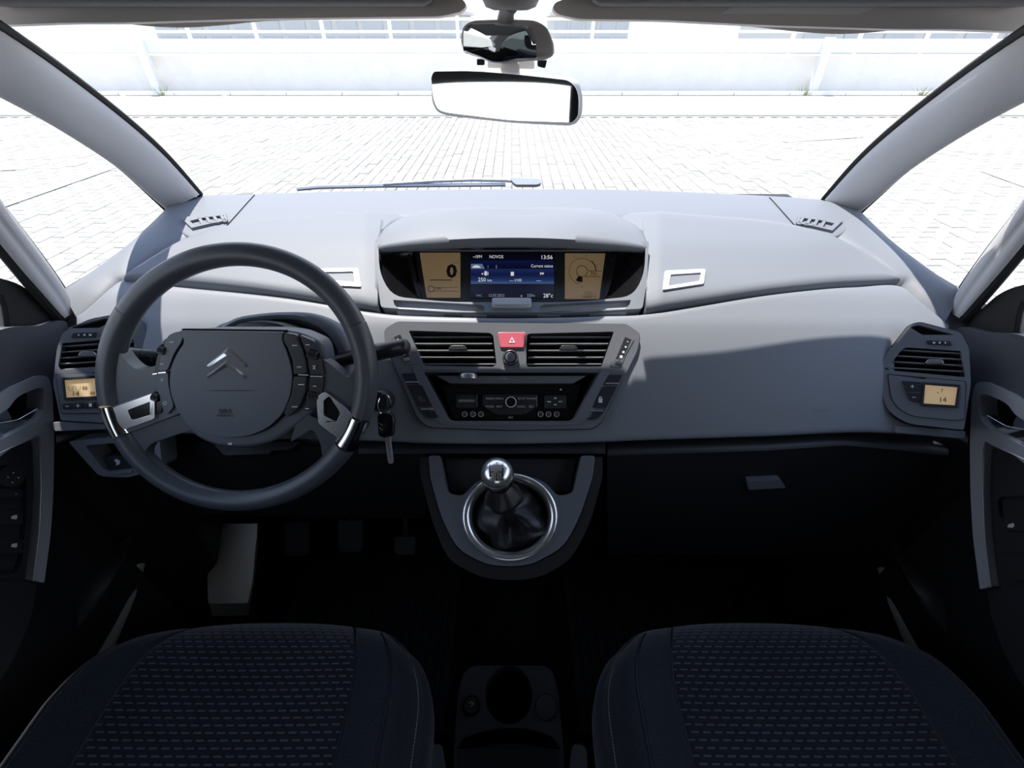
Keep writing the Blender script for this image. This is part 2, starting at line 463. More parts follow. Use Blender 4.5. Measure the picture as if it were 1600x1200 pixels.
rk = thing('kerb', 'raised pale kerb strip at the foot of the far wall', 'kerb', (0, 14.6, 0))
for i in range(30): M().box(((i - 15) * 1.5 + .7, 14.47, .05), (1.48, .2, .09)).build('kerb_stone', m_conc, rk, smooth=False, bevel=.01)
for k_, (px_, lab) in enumerate(((242, 'tuft of dry weeds at the wall foot by the left post'), (1266, 'tuft of green weeds at the wall foot left of the right post'), (1452, 'weeds at the wall foot near the right pillar'))):
    c = UY(px_, 124, 14.35); w = M()
    for i in range(26):
        a = random.uniform(0, 2 * pi); r = random.uniform(.02, .22); hgt = random.uniform(.08, .26)
        b0 = Vector((c.x + cos(a) * r * .5, 14.38 + sin(a) * r * .2, 0.0)); tp = Vector((c.x + cos(a) * r * 1.6, 14.38 + sin(a) * r * .4, hgt))
        d_ = Vector((.012, .0, 0)); w.add([b0 - d_, b0 + d_, tp, b0 + Vector((0, .012, 0))], [(0, 1, 2), (1, 3, 2), (3, 0, 2)])
    tag(w.build('weed_tuft', m_weed, smooth=False), lab, 'weed', kind='stuff')
def building(x0, x1, y, z1, cols, lab, base=-2):
    t = thing('building', lab, 'building', ((x0 + x1) / 2, y, base))
    M().box(((x0 + x1) / 2, y + 4, (z1 + base) / 2), (x1 - x0, 8, z1 - base)).build('wall', m_bwall, t, smooth=False)
    M().box(((x0 + x1) / 2, y + 4, z1 + .1), (x1 - x0 + .6, 8.6, .2)).build('roof', m_bwall, t, smooth=False)
    wd = (x1 - x0) / cols
    for i in range(cols):
        cx = x0 + (i + .5) * wd
        for zz in (z1 - .55, z1 - 1.5):
            M().box((cx, y - .02, zz), (wd * .74, .1, .6)).build('window', m_bwin, t, smooth=False)
building(-26, -3.5, 42, 1.95, 12, 'long pale low building behind the railing left of the mirrors')
building(3.0, 8.5, 42, 1.9, 5, 'short pale building behind the railing just right of the mirrors')
building(15, 34, 30, 1.7, 9, 'pale building with wide windows behind the railing at far right')
hm = M(); rows = []
for i in range(61):
    x = (i - 30) * 7
    hgt = 3.2 + 1.6 * sin(x * .045 + .7) + .9 * sin(x * .11) + random.uniform(-.1, .1)
    rows.append([Vector((x, 150, -6)), Vector((x, 160, hgt * .6)), Vector((x, 172, hgt)), Vector((x, 190, -6))])
hm.grid(rows); tag(hm.build('hill_range', m_hill), 'hazy blue-grey wooded hills along the horizon', 'hill', kind='structure')

# ================================================================== CAR BODY
def box_s(name, c, size, m_, lab, bevel=.01): return struct(M().box(c, size).build(name, m_, smooth=False, bevel=bevel), lab)
box_s('floor', (0, -.6, .33), (1.56, 3.4, .04), m_carpet, 'black carpeted car floor', 0)
rf = M(); rows = []
for i in range(9):
    y = .79 - i * .40; zc = 1.64 + .05 * sin(pi * min(1, (i + 1) / 7))
    rows.append([Vector((x * .74, y, zc - .06 * abs(x) ** 3)) for x in [k / 8 - 1 for k in range(17)]])
rf.grid(rows)
rows2 = [[v + Vector((0, 0, .04)) for v in r] for r in rows]; rf.grid(rows2)
struct(rf.build('ceiling', m_head, normals=False), 'pale cloth headliner under the roof')
struct(M().box((-.375, .753, 1.63), (.56, .078, .13)).box((.375, .753, 1.63), (.56, .078, .13)).box((0, .758, 1.635), (.2, .088, .10)).build('trim_1', m_head, bevel=.015), 'roof header above the windscreen')
for sgn, nm in ((-1, 'left'), (1, 'right')):
    box_s('wall_' + nm, (sgn * .83, -1.1, .76), (.06, 2.9, .86), m_low, 'dark lower body side behind the %s front door' % nm)
    x0 = sgn * .76
    struct(M().loops([Vector((sgn * .80, -.22, 1.18)), Vector((sgn * .80, -.36, 1.18)), Vector((sgn * .72, -.34, 1.66)), Vector((sgn * .72, -.24, 1.66))],
                     [Vector((sgn * .75, -.22, 1.18)), Vector((sgn * .75, -.36, 1.18)), Vector((sgn * .68, -.34, 1.66)), Vector((sgn * .68, -.24, 1.66))]).build('trim_' + ('2' if sgn < 0 else '3'), m_pillar, bevel=.008), 'grey %s centre door pillar' % nm)
    struct(M().loops([Vector((sgn * .80, -1.5, 1.18)), Vector((sgn * .80, -1.8, 1.18)), Vector((sgn * .72, -1.7, 1.66)), Vector((sgn * .72, -1.5, 1.66))],
                     [Vector((sgn * .75, -1.5, 1.18)), Vector((sgn * .75, -1.8, 1.18)), Vector((sgn * .68, -1.7, 1.66)), Vector((sgn * .68, -1.5, 1.66))]).build('trim_' + ('4' if sgn < 0 else '5'), m_pillar, bevel=.008), 'grey %s rear pillar' % nm)
    struct(M().box((sgn * .745, -.85, 1.655), (.09, 3.2, .05)).build('trim_' + ('6' if sgn < 0 else '7'), m_pillar, bevel=.01), 'roof rail above the %s side windows' % nm)
struct(M().box((0, -2.5, .80), (1.6, .06, .9)).box((-.68, -2.5, 1.45), (.2, .06, .45)).box((.68, -2.5, 1.45), (.2, .06, .45)).build('wall_back', m_low, smooth=False), 'tailgate with an open rear window')
box_s('trim_18', (0, .83, 1.04), (1.44, .40, .02), m_black, 'black board added under the dashboard to stop stray sun', 0)  # unseen board added to keep sun flecks out of the footwell
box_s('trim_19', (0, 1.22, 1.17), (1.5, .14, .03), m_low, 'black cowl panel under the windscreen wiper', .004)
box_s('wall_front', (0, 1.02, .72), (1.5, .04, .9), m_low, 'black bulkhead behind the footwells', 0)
hd = M(); rows = []
for i in range(8):
    t = i / 7; rows.append([Vector((x * (.78 - .1 * t), 1.22 + .75 * t, 1.13 - .26 * t ** 1.3 - .05 * x * x)) for x in [k / 8 - 1 for k in range(17)]])
hd.grid(rows)
for s in (-1, 1):
    hd.grid([[Vector((s * (.78 - .1 * i / 7), 1.22 + .75 * i / 7, 1.08 - .26 * (i / 7) ** 1.3)), Vector((s * .80, 1.22 + .75 * i / 7, .45))] for i in range(8)])
tag(hd.build('bonnet', m_paint, normals=False), 'grey car bonnet below the windscreen', 'bonnet')

# pillars: (windscreen edge, side edge) picture stations with their X
def dX(px, X): return X * F / (px - 800)
PA = [(-90, -14, -.585), (0, 42, -.625), (100, 112, -.652), (200, 190, -.675), (260, 245, -.690), (312, 304, -.703)]
PB = [(-90, 98, -.66), (0, 143, -.69), (100, 200, -.712), (180, 255, -.734), (228, 298, -.75), (262, 330, -.76)]
def pillar(sgn, idx, nm):
    A = [U(px, py, dX(px, X)) for px, py, X in PA]; B = [U(px, py, dX(px, X)) for px, py, X in PB]
    if sgn > 0:
        fx = lambda V, dy: [Vector((-v.x, v.y, v.z)) for v in V]
        A = [U(1600 - px, py + 8, -dX(px, X) * (-1)) if 0 else U(1600 - px, py + 8, dX(px, X)) for px, py, X in PA]
        B = [U(1600 - px, py + 8, dX(px, X)) for px, py, X in PB]
    ext = Vector((-sgn * .035, -.16, .055))
    A = [A[0] + ext] + A; B = [B[0] + ext] + B
    A = smooth_line(A, 5); B = smooth_line(B, 5); rows = []
    for a, b in zip(A, B):
        mid = (a + b) / 2; w = b - a; cd_ = (CAM - mid).normalized(); out = (cd_ - w.normalized() * cd_.dot(w.normalized())).normalized()
        row = []
        for k in range(17):
            t = pi * k / 16; row.append(mid - w * .5 * cos(t) + out * (w.length * .34) * sin(t) ** .8)
        row.append(b - out * .012); row.append(a - out * .012)
        rows.append(row)
    o = struct(M().grid(rows, True).build('trim_%d' % idx, m_pillar, sharp=60), 'pale grey %s windscreen pillar trim' % nm)
    for nm2, L, r in (('windscreen_seal', A, .0075), ('quarter_window_seal', B, .0045)):
        pts = [p - (p - CAM).normalized() * -.006 for p in L]
        M().tube(pts, r, 8).build(nm2, m_rubber, o)
    return A, B
LA, LB = pillar(-1, 8, 'left'); RA, RB = pillar(1, 9, 'right')
# second (door) pillars
QA = [(-70, 225, -.775), (0, 318, -.770), (60, 395, -.766), (100, 452, -.762), (122, 492, -.755)]
QB = [(-70, 305, -.755), (0, 386, -.75), (45, 440, -.745), (80, 480, -.742), (98, 500, -.74)]
def pillar2(sgn, idx, nm):
    A = [U(px if sgn < 0 else 1600 - px, py, dX(px, X)) for px, py, X in QA]; B = [U(px if sgn < 0 else 1600 - px, py + 2, dX(px, X)) for px, py, X in QB]
    A = [A[0] + (A[0] - A[1]).normalized() * .17] + A; B = [B[0] + (A[0] - A[1]).normalized() * .17] + B
    A = smooth_line(A, 5); B = smooth_line(B, 5); rows = []
    w_ = (B[8] - A[8]).normalized(); cd_ = (CAM - A[8]).normalized(); OUT2 = (cd_ - w_ * cd_.dot(w_)).normalized()
    for a, b in zip(A, B):
        mid = (a + b) / 2; w = b - a; out = OUT2
        row = [a - out * .012]
        out = OUT2
        prof = [(0, 0), (.06, .22), (.2, .36), (.38, .42), (.5, .36), (.56, .30), (.66, .30), (.8, .26), (.92, .16), (1, 0)]
        for t, h in prof: row.append(a + w * t + out * w.length * h)
        row.append(b - out * .012)
        rows.append(row)
    o = struct(M().grid(rows, True).build('trim_%d' % idx, m_pillar, sharp=60), 'pale grey slim %s pillar between quarter window and door' % nm)
    M().tube([p + (p - CAM).normalized() * .004 for p in B], .008, 8).build('door_seal', m_rubber, o)
    M().tube([p + (p - CAM).normalized() * .004 for p in A], .0035, 8).build('quarter_window_seal', m_rubber, o)
    return A, B
LQA, LQB = pillar2(-1, 10, 'left'); RQA, RQB = pillar2(1, 11, 'right')
# glass
wtop = [Vector((x * .60, .81 - .05 * x * x, 1.645)) for x in [k / 10 - 1 for k in range(21)]]
a0, a1 = LA[-1], RA[-1]
wbot = []
for k in range(21):
    u = k / 20; px = 312 + (1288 - 312) * u
    py = 304 + (293 - 304) * sin(pi * u)
    wbot.append(U(px, py + 6, D(px, py) + .015) + Vector((0, .02, -.01)))
rows = []
for i in range(9):
    t = i / 8; rows.append([a.lerp(b, t) + Vector((0, .035 * sin(pi * t), .02 * sin(pi * t))) for a, b in zip(wtop, wbot)])
struct(M().grid(rows).build('window_1', m_glass), 'curved windscreen glass')
for sgn, nm, idx, P, Q in ((-1, 'left', 2, LB, LQA), (1, 'right', 3, RB, RQA)):
    rows = []
    n = 12
    for i in range(n):
        t = i / (n - 1)
        a = P[int(t * (len(P) - 1))]; b = Q[int(t * (len(Q) - 1))]
        rows.append([a.lerp(b, k / 6) + Vector((sgn * .012, 0, 0)) for k in range(7)])
    struct(M().grid(rows).build('window_%d' % idx, m_glass), '%s front quarter window glass' % nm)
    struct(M().loops([Vector((sgn * .79, .55, 1.16)), Vector((sgn * .79, -.22, 1.16)), Vector((sgn * .735, -.24, 1.64)), Vector((sgn * .735, .62, 1.55))],
                     [Vector((sgn * .787, .55, 1.16)), Vector((sgn * .787, -.22, 1.16)), Vector((sgn * .732, -.24, 1.64)), Vector((sgn * .732, .62, 1.55))]).build('window_%d' % (idx + 2), m_glass, smooth=False), '%s front door window glass' % nm)
for sgn, nm, idx in ((-1, 'left', 6), (1, 'right', 7)):
    struct(M().loops([Vector((sgn * .79, -.34, 1.16)), Vector((sgn * .79, -1.55, 1.16)), Vector((sgn * .735, -1.55, 1.66)), Vector((sgn * .735, -.32, 1.66))],
                     [Vector((sgn * .787, -.34, 1.16)), Vector((sgn * .787, -1.55, 1.16)), Vector((sgn * .732, -1.55, 1.66)), Vector((sgn * .732, -.32, 1.66))]).build('window_%d' % idx, m_tint, smooth=False), '%s rear door glass with a dark tint added to cut light from behind' % nm)
    struct(M().box((sgn * .785, .80, 1.03), (.02, .5, .30)).build('trim_%d' % (20 + (sgn > 0)), m_low, smooth=False), 'black inner body side at the %s end of the dashboard' % nm)
# wiper
wp = thing('windscreen_wiper', 'grey windscreen wiper resting along the bottom of the glass', 'wiper', U(830, 290, 1.2))
pl_w = Pl(U(800, 290, 1.17), (0, -.75, .66))
M().prism(pl_w, rnd([(797, 281), (840, 282), (845, 285), (845, 291), (838, 293), (806, 293), (800, 288)], 3), 0, .014).build('arm_cap', m_silverp, wp, bevel=.003)
M().tube([pl_w.at(x, y, .006) for x, y in [(812, 286), (790, 284), (740, 283), (680, 285), (600, 290)]], .004, 8).build('arm', m_silverp, wp)
M().tube([pl_w.at(x, y, .002) for x, y in [(790, 289), (690, 290), (590, 291), (500, 293), (465, 296)]], .005, 6).build('blade', m_silverp, wp)

# ================================================================== DASHBOARD
def interp(line, x):
    if x <= line[0][0]: return line[0][1]
    for i in range(len(line) - 1):
        if x <= line[i + 1][0]:
            a, b = line[i], line[i + 1]
            if b[0] - a[0] < 1e-6: return b[1]
            return a[1] + (b[1] - a[1]) * (x - a[0]) / (b[0] - a[0])
    return line[-1][1]
def patch(mm, top, bot, x0, x1, nx=60, ny=14, lift=0.0, rd=.004, ex=5, ey=4, skirt=.022, sb=True, skx=True, bulge=0.0, pits=(), liftf=None):
    """a moulded skin over the dashboard shape between an upper and a lower edge, with rolled borders"""
    if isinstance(top[0][0], (int, float)) and len(top) > 2: top = [(v.x, v.y) for v in smooth_line(top, 6)]
    if len(bot) > 2 and sb: bot = [(v.x, v.y) for v in smooth_line(bot, 6)]
    xs = [(x0, 's'), (x0, 1.0), (x0 + ex * .3, .35), (x0 + ex, 0)] + [(x0 + ex + (x1 - x0 - 2 * ex) * i / nx, 0) for i in range(1, nx)] + [(x1 - ex, 0), (x1 - ex * .3, .35), (x1, 1.0), (x1, 's')]
    rows = []
    for x, fx in xs:
        t0, t1 = interp(top, x), interp(bot, x)
        if t1 < t0 + .5: t1 = t0 + .5
        e = min(ey, (t1 - t0) * .3)
        ys = [(t0, 's'), (t0, 1.0), (t0 + e * .3, .35), (t0 + e, 0)] + [(t0 + e + (t1 - t0 - 2 * e) * j / ny, 0) for j in range(1, ny)] + [(t1 - e, 0), (t1 - e * .3, .35), (t1, 1.0), (t1, 's')]
        row = []
        for y, fy in ys:
            if fx == 's' or fy == 's': h = lift - skirt
            else:
                tt = (y - t0) / max(1, t1 - t0)
                h = (liftf(x) if liftf else lift) - rd * max(fx, fy) + bulge * sin(pi * min(max(tt, 0), 1))
                if any(inpoly((x, y), q) for q in pits): h = -.075
            row.append(S(x, y, h))
        rows.append(row)
    return mm.grid(rows)

dash = thing('dashboard', 'full width grey moulded dashboard with padded lobes under the windscreen', 'dashboard', (0, .72, 1.1))
# cowl shelf at the foot of the windscreen (three pieces, as the photo shows seams at x~385 and x~1215)
SH_T = [(258, 322), (312, 305), (398, 302), (560, 297), (800, 294), (1000, 296), (1202, 305), (1288, 312), (1342, 330)]
SH_B = [(258, 336), (300, 366), (350, 360), (398, 352), (520, 338), (660, 331), (800, 331), (940, 331), (1080, 338), (1202, 350), (1250, 360), (1300, 366), (1342, 340)]
patch(M(), SH_T, [(x, y + 6) for x, y in SH_B], 257, 1343, 120, 8, 0, .002, 4, 3).build('windscreen_shelf', m_dash, dash, sharp=50)
for s, nm in ((0, 'left'), (1, 'right')):
    # corner shelf with demister outlet
    tp = [(257, 326), (290, 318), (312, 307), (395, 303)]; bt = [(257, 330), (300, 369), (345, 366), (395, 352)]
    if s: tp = [(1600 - x, y + 4) for x, y in reversed(tp)]; bt = [(1600 - x, y + 4) for x, y in reversed(bt)]
    x0, x1 = (257, 395) if not s else (1205, 1343)
    M().tube([S(x, y + (4 if s else 0), .0008) for x, y in [((1600 - v.x) if s else v.x, v.y) for v in smooth_line([(398, 305), (386, 318), (370, 336), (352, 356)], 5)]], .0009, 6).build('seam', m_black, dash)
    fx = (lambda x: 1600 - x) if s else (lambda x: x)
    dy = 4 if s else 0
    pl_ = splane(fx(325), 345 + dy, .0035)
    out = [(283, 341), (310, 337), (353, 333), (356, 345), (330, 350), (300, 357)]
    hole = [(297, 346), (318, 341), (350, 337), (351, 343), (328, 348), (305, 354)]
    out = [(fx(x), y + dy) for x, y in out]; hole = [(fx(x), y + dy) for x, y in hole]
    dv = thing('demister_vent', 'small slatted demister outlet at the %s foot of the windscreen' % nm, 'air vent', pl_.at(fx(325), 345 + dy), 'demister outlets at the windscreen corners')
    M().plate(pl_, out, [hole], -.004, .0015, -.012).build('frame', m_dash, dv, sharp=30)
    M().prism(pl_, hole, -.014, -.011).build('duct', m_black, dv, sharp=30)
    for k in range(4):
        x = 313 + k * 11.5; y0 = 341 - k * 1.3
        M().loops([pl_.at(fx(x - 4), y0 + dy, .0015), pl_.at(fx(x + 1), y0 + dy, .0015), pl_.at(fx(x + 8), y0 + 9.5 + dy, .0015), pl_.at(fx(x + 2), y0 + 10.5 + dy, .0015)],
                  [pl_.at(fx(x - 4), y0 + dy, -.01), pl_.at(fx(x + 1), y0 + dy, -.01), pl_.at(fx(x + 8), y0 + 9.5 + dy, -.01), pl_.at(fx(x + 2), y0 + 10.5 + dy, -.01)]).build('slat', m_dash, dv, smooth=False)
    # side sill along the quarter window
    A_ = [(258, 328), (200, 382), (120, 440), (95, 452)]
    B_ = [(296, 366), (240, 396), (197, 432), (175, 440), (128, 492), (120, 500)]
    Aw = [U(x, y, D(x, y) * 1.0) for x, y in [(v.x, v.y) for v in smooth_line(A_, 8)]]
    nA = len(Aw); Bs = smooth_line(B_, 6)
    Bs = [Bs[int(i * (len(Bs) - 1) / (nA - 1))] for i in range(nA)]
    rows = []
    for i in range(nA):
        b = S(Bs[i].x, Bs[i].y, -.004)
        a = Aw[i]
        r_ = [a + Vector((-.03, 0, -.03)), a] + [a.lerp(b, k / 5) + Vector((0, 0, .004 * sin(pi * k / 5))) for k in range(1, 6)] + [b + Vector((.012, -.004, -.02))]
        if s: r_ = [Vector((-v.x, v.y, v.z)) for v in r_]
        rows.append(r_)
    M().grid(rows).build('side_sill', m_dash, dash, sharp=50)
    # padded upper lobe
    T = [(940, 329), (1000, 331), (1110, 340), (1200, 348), (1275, 364), (1330, 387), (1385, 422), (1404, 440)]
    B = [(940, 331), (985, 352), (1004, 374), (1008, 486)] + [(v.x, v.y) for v in smooth_line([(1012, 487), (1100, 473), (1200, 457), (1290, 447), (1340, 444), (1404, 442)], 5)]
    if not s:
        T = [(1600 - x, y) for x, y in reversed(T)]; B = [(1600 - x, y - 2) for x, y in reversed(B)]
    Bl = B
    Bl = [Bl[0]] + [p for p in Bl[1:]]
    mm = M()
    x0, x1 = (936, 1404) if s else (196, 664)
    def lobe(mm, T, Bl, x0, x1):
        T2 = [(v.x, v.y) for v in smooth_line(T, 6)]
        patch(mm, T2[::1], Bl[:2] if 0 else Bl, x0, x1, 90, 18, .010, .007, 7, 8, .03, sb=False, liftf=lambda x: -.006 + .016 * min(1, max(0, (abs(x - 800) - 160) / 70)) ** .7)
    # piecewise straight lower edge keeps the corner by the hood
    def interp_lobe():
        pass
    lobe(mm, T, Bl, x0, x1)
    o = mm.build('upper_pad', m_dash, dash, sharp=60)
    # silver framed outlet on the pad
    pl2 = splane(fx(536) if not s else 1065, 441, .012 if s else .017)
    if s: q = [(1036, 432), (1099, 429, 4), (1096, 452), (1032, 461)]; qi = [(1045, 438), (1092, 435), (1089, 448), (1042, 455)]
    else: q = [(501, 429), (562, 428), (567, 456), (505, 453)]; qi = [(510, 434), (555, 433), (558, 450), (513, 447)]
    ot = thing('dash_inset', ('silver framed rectangular inset on the right upper pad' if s else 'silver framed rectangular inset seen behind the steering wheel rim'), 'dash inset', pl2.at(*q[0][:2]))
    pl2 = Surf(.010)
    M().plate(pl2, rnd(q, 2.5), [rnd(qi, 2)], -.006, .0035).build('frame', m_sticker, ot, bevel=.0008)
    M().prism(pl2, rnd(qi, 2), -.006, .0008).build('inset_panel', m_dash, ot)

# main fascia: below the pads, runs the whole width
FT = [(93, 500), (128, 487), (196, 433), (260, 444), (400, 458), (500, 471), (590, 487), (660, 492), (800, 495), (940, 492), (1010, 489), (1100, 475), (1200, 459), (1290, 449), (1340, 446), (1404, 444), (1440, 470), (1490, 512)]
FB = [(93, 668), (250, 676), (600, 690), (660, 693), (800, 694), (940, 691), (1010, 688), (1200, 682), (1340, 676), (1440, 680), (1500, 682)]
PITS = [[(628, 512), (970, 512), (958, 585), (916, 664), (684, 664), (642, 585)], [(1415, 535), (1500, 540), (1508, 560), (1502, 640), (1420, 640), (1398, 606), (1398, 570)], [(96, 545), (104, 528), (178, 526), (214, 526), (214, 632), (98, 636)]]
patch(M(), [(a, b + 1) for a, b in FT], FB, 118, 1484, 230, 44, .001, .004, 5, 5, .02, pits=PITS).build('fascia', m_fascia, dash, sharp=50)

# central hood over the displays
def lp(a, b, t): return a + (b - a) * t
HT = [(588, 382), (600, 362), (625, 345), (665, 331), (730, 328), (800, 329), (870, 328), (935, 331), (975, 345), (1000, 362), (1012, 384)]
hd_ = M(); rows = []
HTs = [(v.x, v.y) for v in smooth_line(HT, 8)]
n = len(HTs)
for i, (x, y) in enumerate(HTs):
    t = i / (n - 1)
    xb = lp(589, 1011, t); yb = 386 - 9 * sin(pi * t)
    edge = sin(pi * t) ** .5
    p0 = S(x, y, .004)
    ylip = yb
    pf = U(xb, ylip, lp(.826, .815, edge))
    row = [S(x, y, -.03), p0]
    for k in range(1, 11):
        u = k / 10
        q = p0.lerp(pf, u) + Vector((0, 0, .020 * edge * sin(pi * u * .92) ** .8))
        q.z += -.006 * sin(pi * u) * (math.exp(-((t - .5) / .12) ** 2)) * (1 if u > .3 else 0)
        row.append(q)
    row.append(pf + Vector((0, -.003, -.006))); row.append(pf + Vector((0, .0, -.0115))); row.append(pf + Vector((0, .012, -.013))); row.append(pf + Vector((0, .10, .0)))
    rows.append(row)
hd_.grid(rows).build('display_hood', m_dash, dash, sharp=60)
# frame around the display recess
plH = pl3(U(700, 385, .832), U(900, 385, .832), U(800, 487, .778))
fo = rnd([(587, 380, 2), (1013, 380, 2), (1010, 440, 5), (1003, 484, 5), (900, 490, 30), (700, 490, 30), (596, 482, 5), (590, 440, 5)], 4)
hole = rnd([(592, 384, 3), (1008, 384, 3), (1006, 430, 20), (988, 465, 22), (900, 474, 30), (700, 474, 30), (614, 465, 22), (594, 430, 20)], 5)
sl = rnd([(615, 470.5), (752, 478), (757, 481), (757, 489), (624, 484.5), (617, 478)], 1.5)
sr = mir(sl)
M().plate(plH, fo, [hole, sl, sr], -.02, .004, -.016).build('display_surround', m_dash, dash, bevel=.0012)
M().prism(plH, rnd([(612, 469), (760, 478), (760, 491), (620, 487)], 2), -.016, -.004).build('storage_tray', m_silverp, dash)
M().prism(plH, rnd(mir([(612, 469), (760, 478), (760, 491), (620, 487)]), 2), -.016, -.004).build('storage_tray', m_silverp, dash)
M().prism(plH, rnd([(769, 469), (830, 469), (830, 484), (769, 484)], 3), 0, .008).prism(plH, rnd([(772, 471), (827, 471), (827, 481), (772, 481)], 3), .008, .010).build('release_catch', m_silverp, dash, bevel=.002)
# recess bowl
inner = rnd([(640, 392), (960, 392), (950, 440), (940, 472), (800, 474), (660, 472), (650, 440)], 8)
plD = pl3(U(700, 395, .885), U(900, 395, .885), U(800, 470, .850))
k_ = len(hole)
def resample(pts, n):
    P = [Vector(p[:2]) for p in pts] + [Vector(pts[0][:2])]; L = [0]
    for i in range(len(P) - 1): L.append(L[-1] + (P[i + 1] - P[i]).length)
    out = []
    for k in range(n):
        d = L[-1] * k / n
        for i in range(len(L) - 1):
            if L[i + 1] >= d: out.append(tuple(P[i].lerp(P[i + 1], (d - L[i]) / max(1e-9, L[i + 1] - L[i])))); break
    return out
h1 = resample(hole, 60); h2 = resample(inner, 60)
bowl = M(); rows = [[plH.at(*p, .003) for p in h1], [plH.at(*p, -.012) for p in h1]]
for t in (.35, .7, 1.0):
    rows.append([plH.at(*h1[i], -.012).lerp(plD.at(*h2[i], -.001), t) for i in range(60)])
bowl.grid(rows, True)
bowl.add([plD.at(*p, -.001) for p in h2], [tuple(range(60))])
bowl.build('recess_bowl', m_gloss, dash, sharp=50)

# instrument display unit inside the recess
dsp = thing('instrument_display', 'wide instrument display with a blue screen between two amber gauges', 'display', plD.at(800, 440))
M().prism(plD, rnd([(648, 390), (958, 390), (945, 472), (660, 472)], 4), -.004, .001).build('bezel', m_dark, dsp, bevel=.001)
lcdL = rnd([(656, 396), (719.5, 396), (719.5, 466), (667, 466)], 1.5)
o = M().prism(plD, lcdL, 0, .0025).build('speed_gauge', m_lcd, dsp, label='amber liquid crystal speed gauge reading zero')
M().text(plD, '0', 706, 434.5, 20.5, .003, 'CENTER', .035, 1.15).text(plD, 'km/h', 717, 412.5, 2.6, .003, 'RIGHT').prism(plD, [(672, 438.2), (707, 438.2), (707, 439.2), (672, 439.2)], .0026, .0029).build('digit', m_lcdk, o, smooth=False)
M().plate(plD, ell(674, 452.5, 5.2, 5, 20), [ell(674, 452.5, 4.2, 4, 20)], .0026, .003).text(plD, '1088', 680, 454, 3.6, .003).prism(plD, [(678, 450), (716, 450), (716, 450.5), (678, 450.5)], .0026, .003).prism(plD, [(678, 456), (716, 456), (716, 456.5), (678, 456.5)], .0026, .003).build('small_print', m_lcdf, o, smooth=False)
lcdR = rnd([(882.5, 397), (945.5, 397), (936, 468), (882.5, 468)], 1.5)
o = M().prism(plD, lcdR, 0, .0025).build('rev_gauge', m_lcd, dsp, label='amber liquid crystal rev counter with a round dial')
mt = M()
mt.plate(plD, ell(909, 425, 9, 9, 28), [ell(909, 425, 8.3, 8.3, 28)], .0026, .003)
arc = ell(909, 425, 22.5, 22, 14, 2, 48) + list(reversed(ell(909, 425, 21, 20.5, 14, 2, 48)))
mt.prism(plD, arc, .0026, .003)
mt.prism(plD, ell(909, 425, 17.5, 17, 8, 237, 273) + list(reversed(ell(909, 425, 9, 8.5, 8, 237, 273))), .0026, .003)
mt.text(plD, '750', 932, 431.5, 5.4, .003, 'RIGHT', .0, .9)
mt.prism(plD, [(914, 433), (938, 433), (938, 433.7), (914, 433.7)], .0026, .003).prism(plD, [(919, 424.3), (940, 424.3), (940, 424.9), (919, 424.9)], .0026, .003)
mt.build('dial', m_lcdk, o, smooth=False)
mf = M().prism(plD, ell(909, 425, 20.5, 20.3, 24, 48, 262) + list(reversed(ell(909, 425, 20, 19.8, 24, 48, 262))), .0026, .003)
for a_, t_ in ((270, '0'), (217, '1'), (168, '2'), (118, '3'), (75, '4'), (22, '5')):
    mf.text(plD, t_, 909 + 25.5 * cos(radians(a_)), 425 - 24.5 * sin(radians(a_)) + 1.5, 3.2, .003, 'CENTER')
mf.text(plD, '1553', 925, 461, 4.6, .003, 'RIGHT').text(plD, 'km', 931, 461, 2.4, .003, 'RIGHT').text(plD, '258487.3', 932, 467, 4.6, .003, 'RIGHT')
mf.build('small_print', m_lcdf, o, smooth=False)
# blue screen
def screen_mat():
    m = bpy.data.materials.new('blue_screen'); m.use_nodes = True; nt = m.node_tree; b = nt.nodes['Principled BSDF']; N = nt.nodes.new; L = nt.links.new
    b.inputs['Base Color'].default_value = (.004, .006, .012, 1); b.inputs['Roughness'].default_value = .2
    t = N('ShaderNodeTexCoord'); s_ = N('ShaderNodeSeparateXYZ'); L(t.outputs['Generated'], s_.inputs[0])
    r = N('ShaderNodeValToRGB'); L(s_.outputs['Z'], r.inputs[0]); cr = r.color_ramp
    stops = [(0.0, (.001, .002, .008)), (.15, (.003, .005, .025)), (.30, (.002, .004, .025)), (.325, (.002, .004, .025)), (.335, (.06, .13, .32)), (.40, (.02, .045, .17)), (.52, (.006, .012, .07)), (.64, (.015, .03, .13)), (.655, (.002, .003, .02)), (.82, (.006, .010, .06)), (.84, (.002, .003, .012)), (1.0, (.001, .001, .003))]
    cr.elements[0].position = 0; cr.elements[0].color = (*stops[0][1], 1); cr.elements[1].position = 1; cr.elements[1].color = (*stops[-1][1], 1)
    for p, c in stops[1:-1]:
        e = cr.elements.new(p); e.color = (*c, 1)
    L(r.outputs[0], b.inputs['Emission Color']); b.inputs['Emission Strength'].default_value = .6
    return m
m_screen = screen_mat()
m_txt = mat('screen_text', (.02, .02, .02), .5, emit=(.75, .75, .8), es=.75)
m_txt2 = mat('dim_screen_text', (.02, .02, .02), .5, emit=(.35, .37, .45), es=.6)
m_tab = mat('screen_tab', (.01, .02, .04), .5, emit=(.10, .16, .28), es=.8)
o = M().prism(plD, [(735.5, 396), (865.5, 396), (865.5, 466.5), (735.5, 466.5)], 0, .0022).build('screen', m_screen, dsp, smooth=False, label='blue trip computer screen')
t_ = M().text(plD, '~/\\FM', 739, 404.5, 4.8, .0026, wide=.9).text(plD, 'NOVOS', 764.5, 404.8, 5.2, .0026, wide=.88).text(plD, '13:56', 863.5, 406, 6.2, .0026, 'RIGHT', .008)
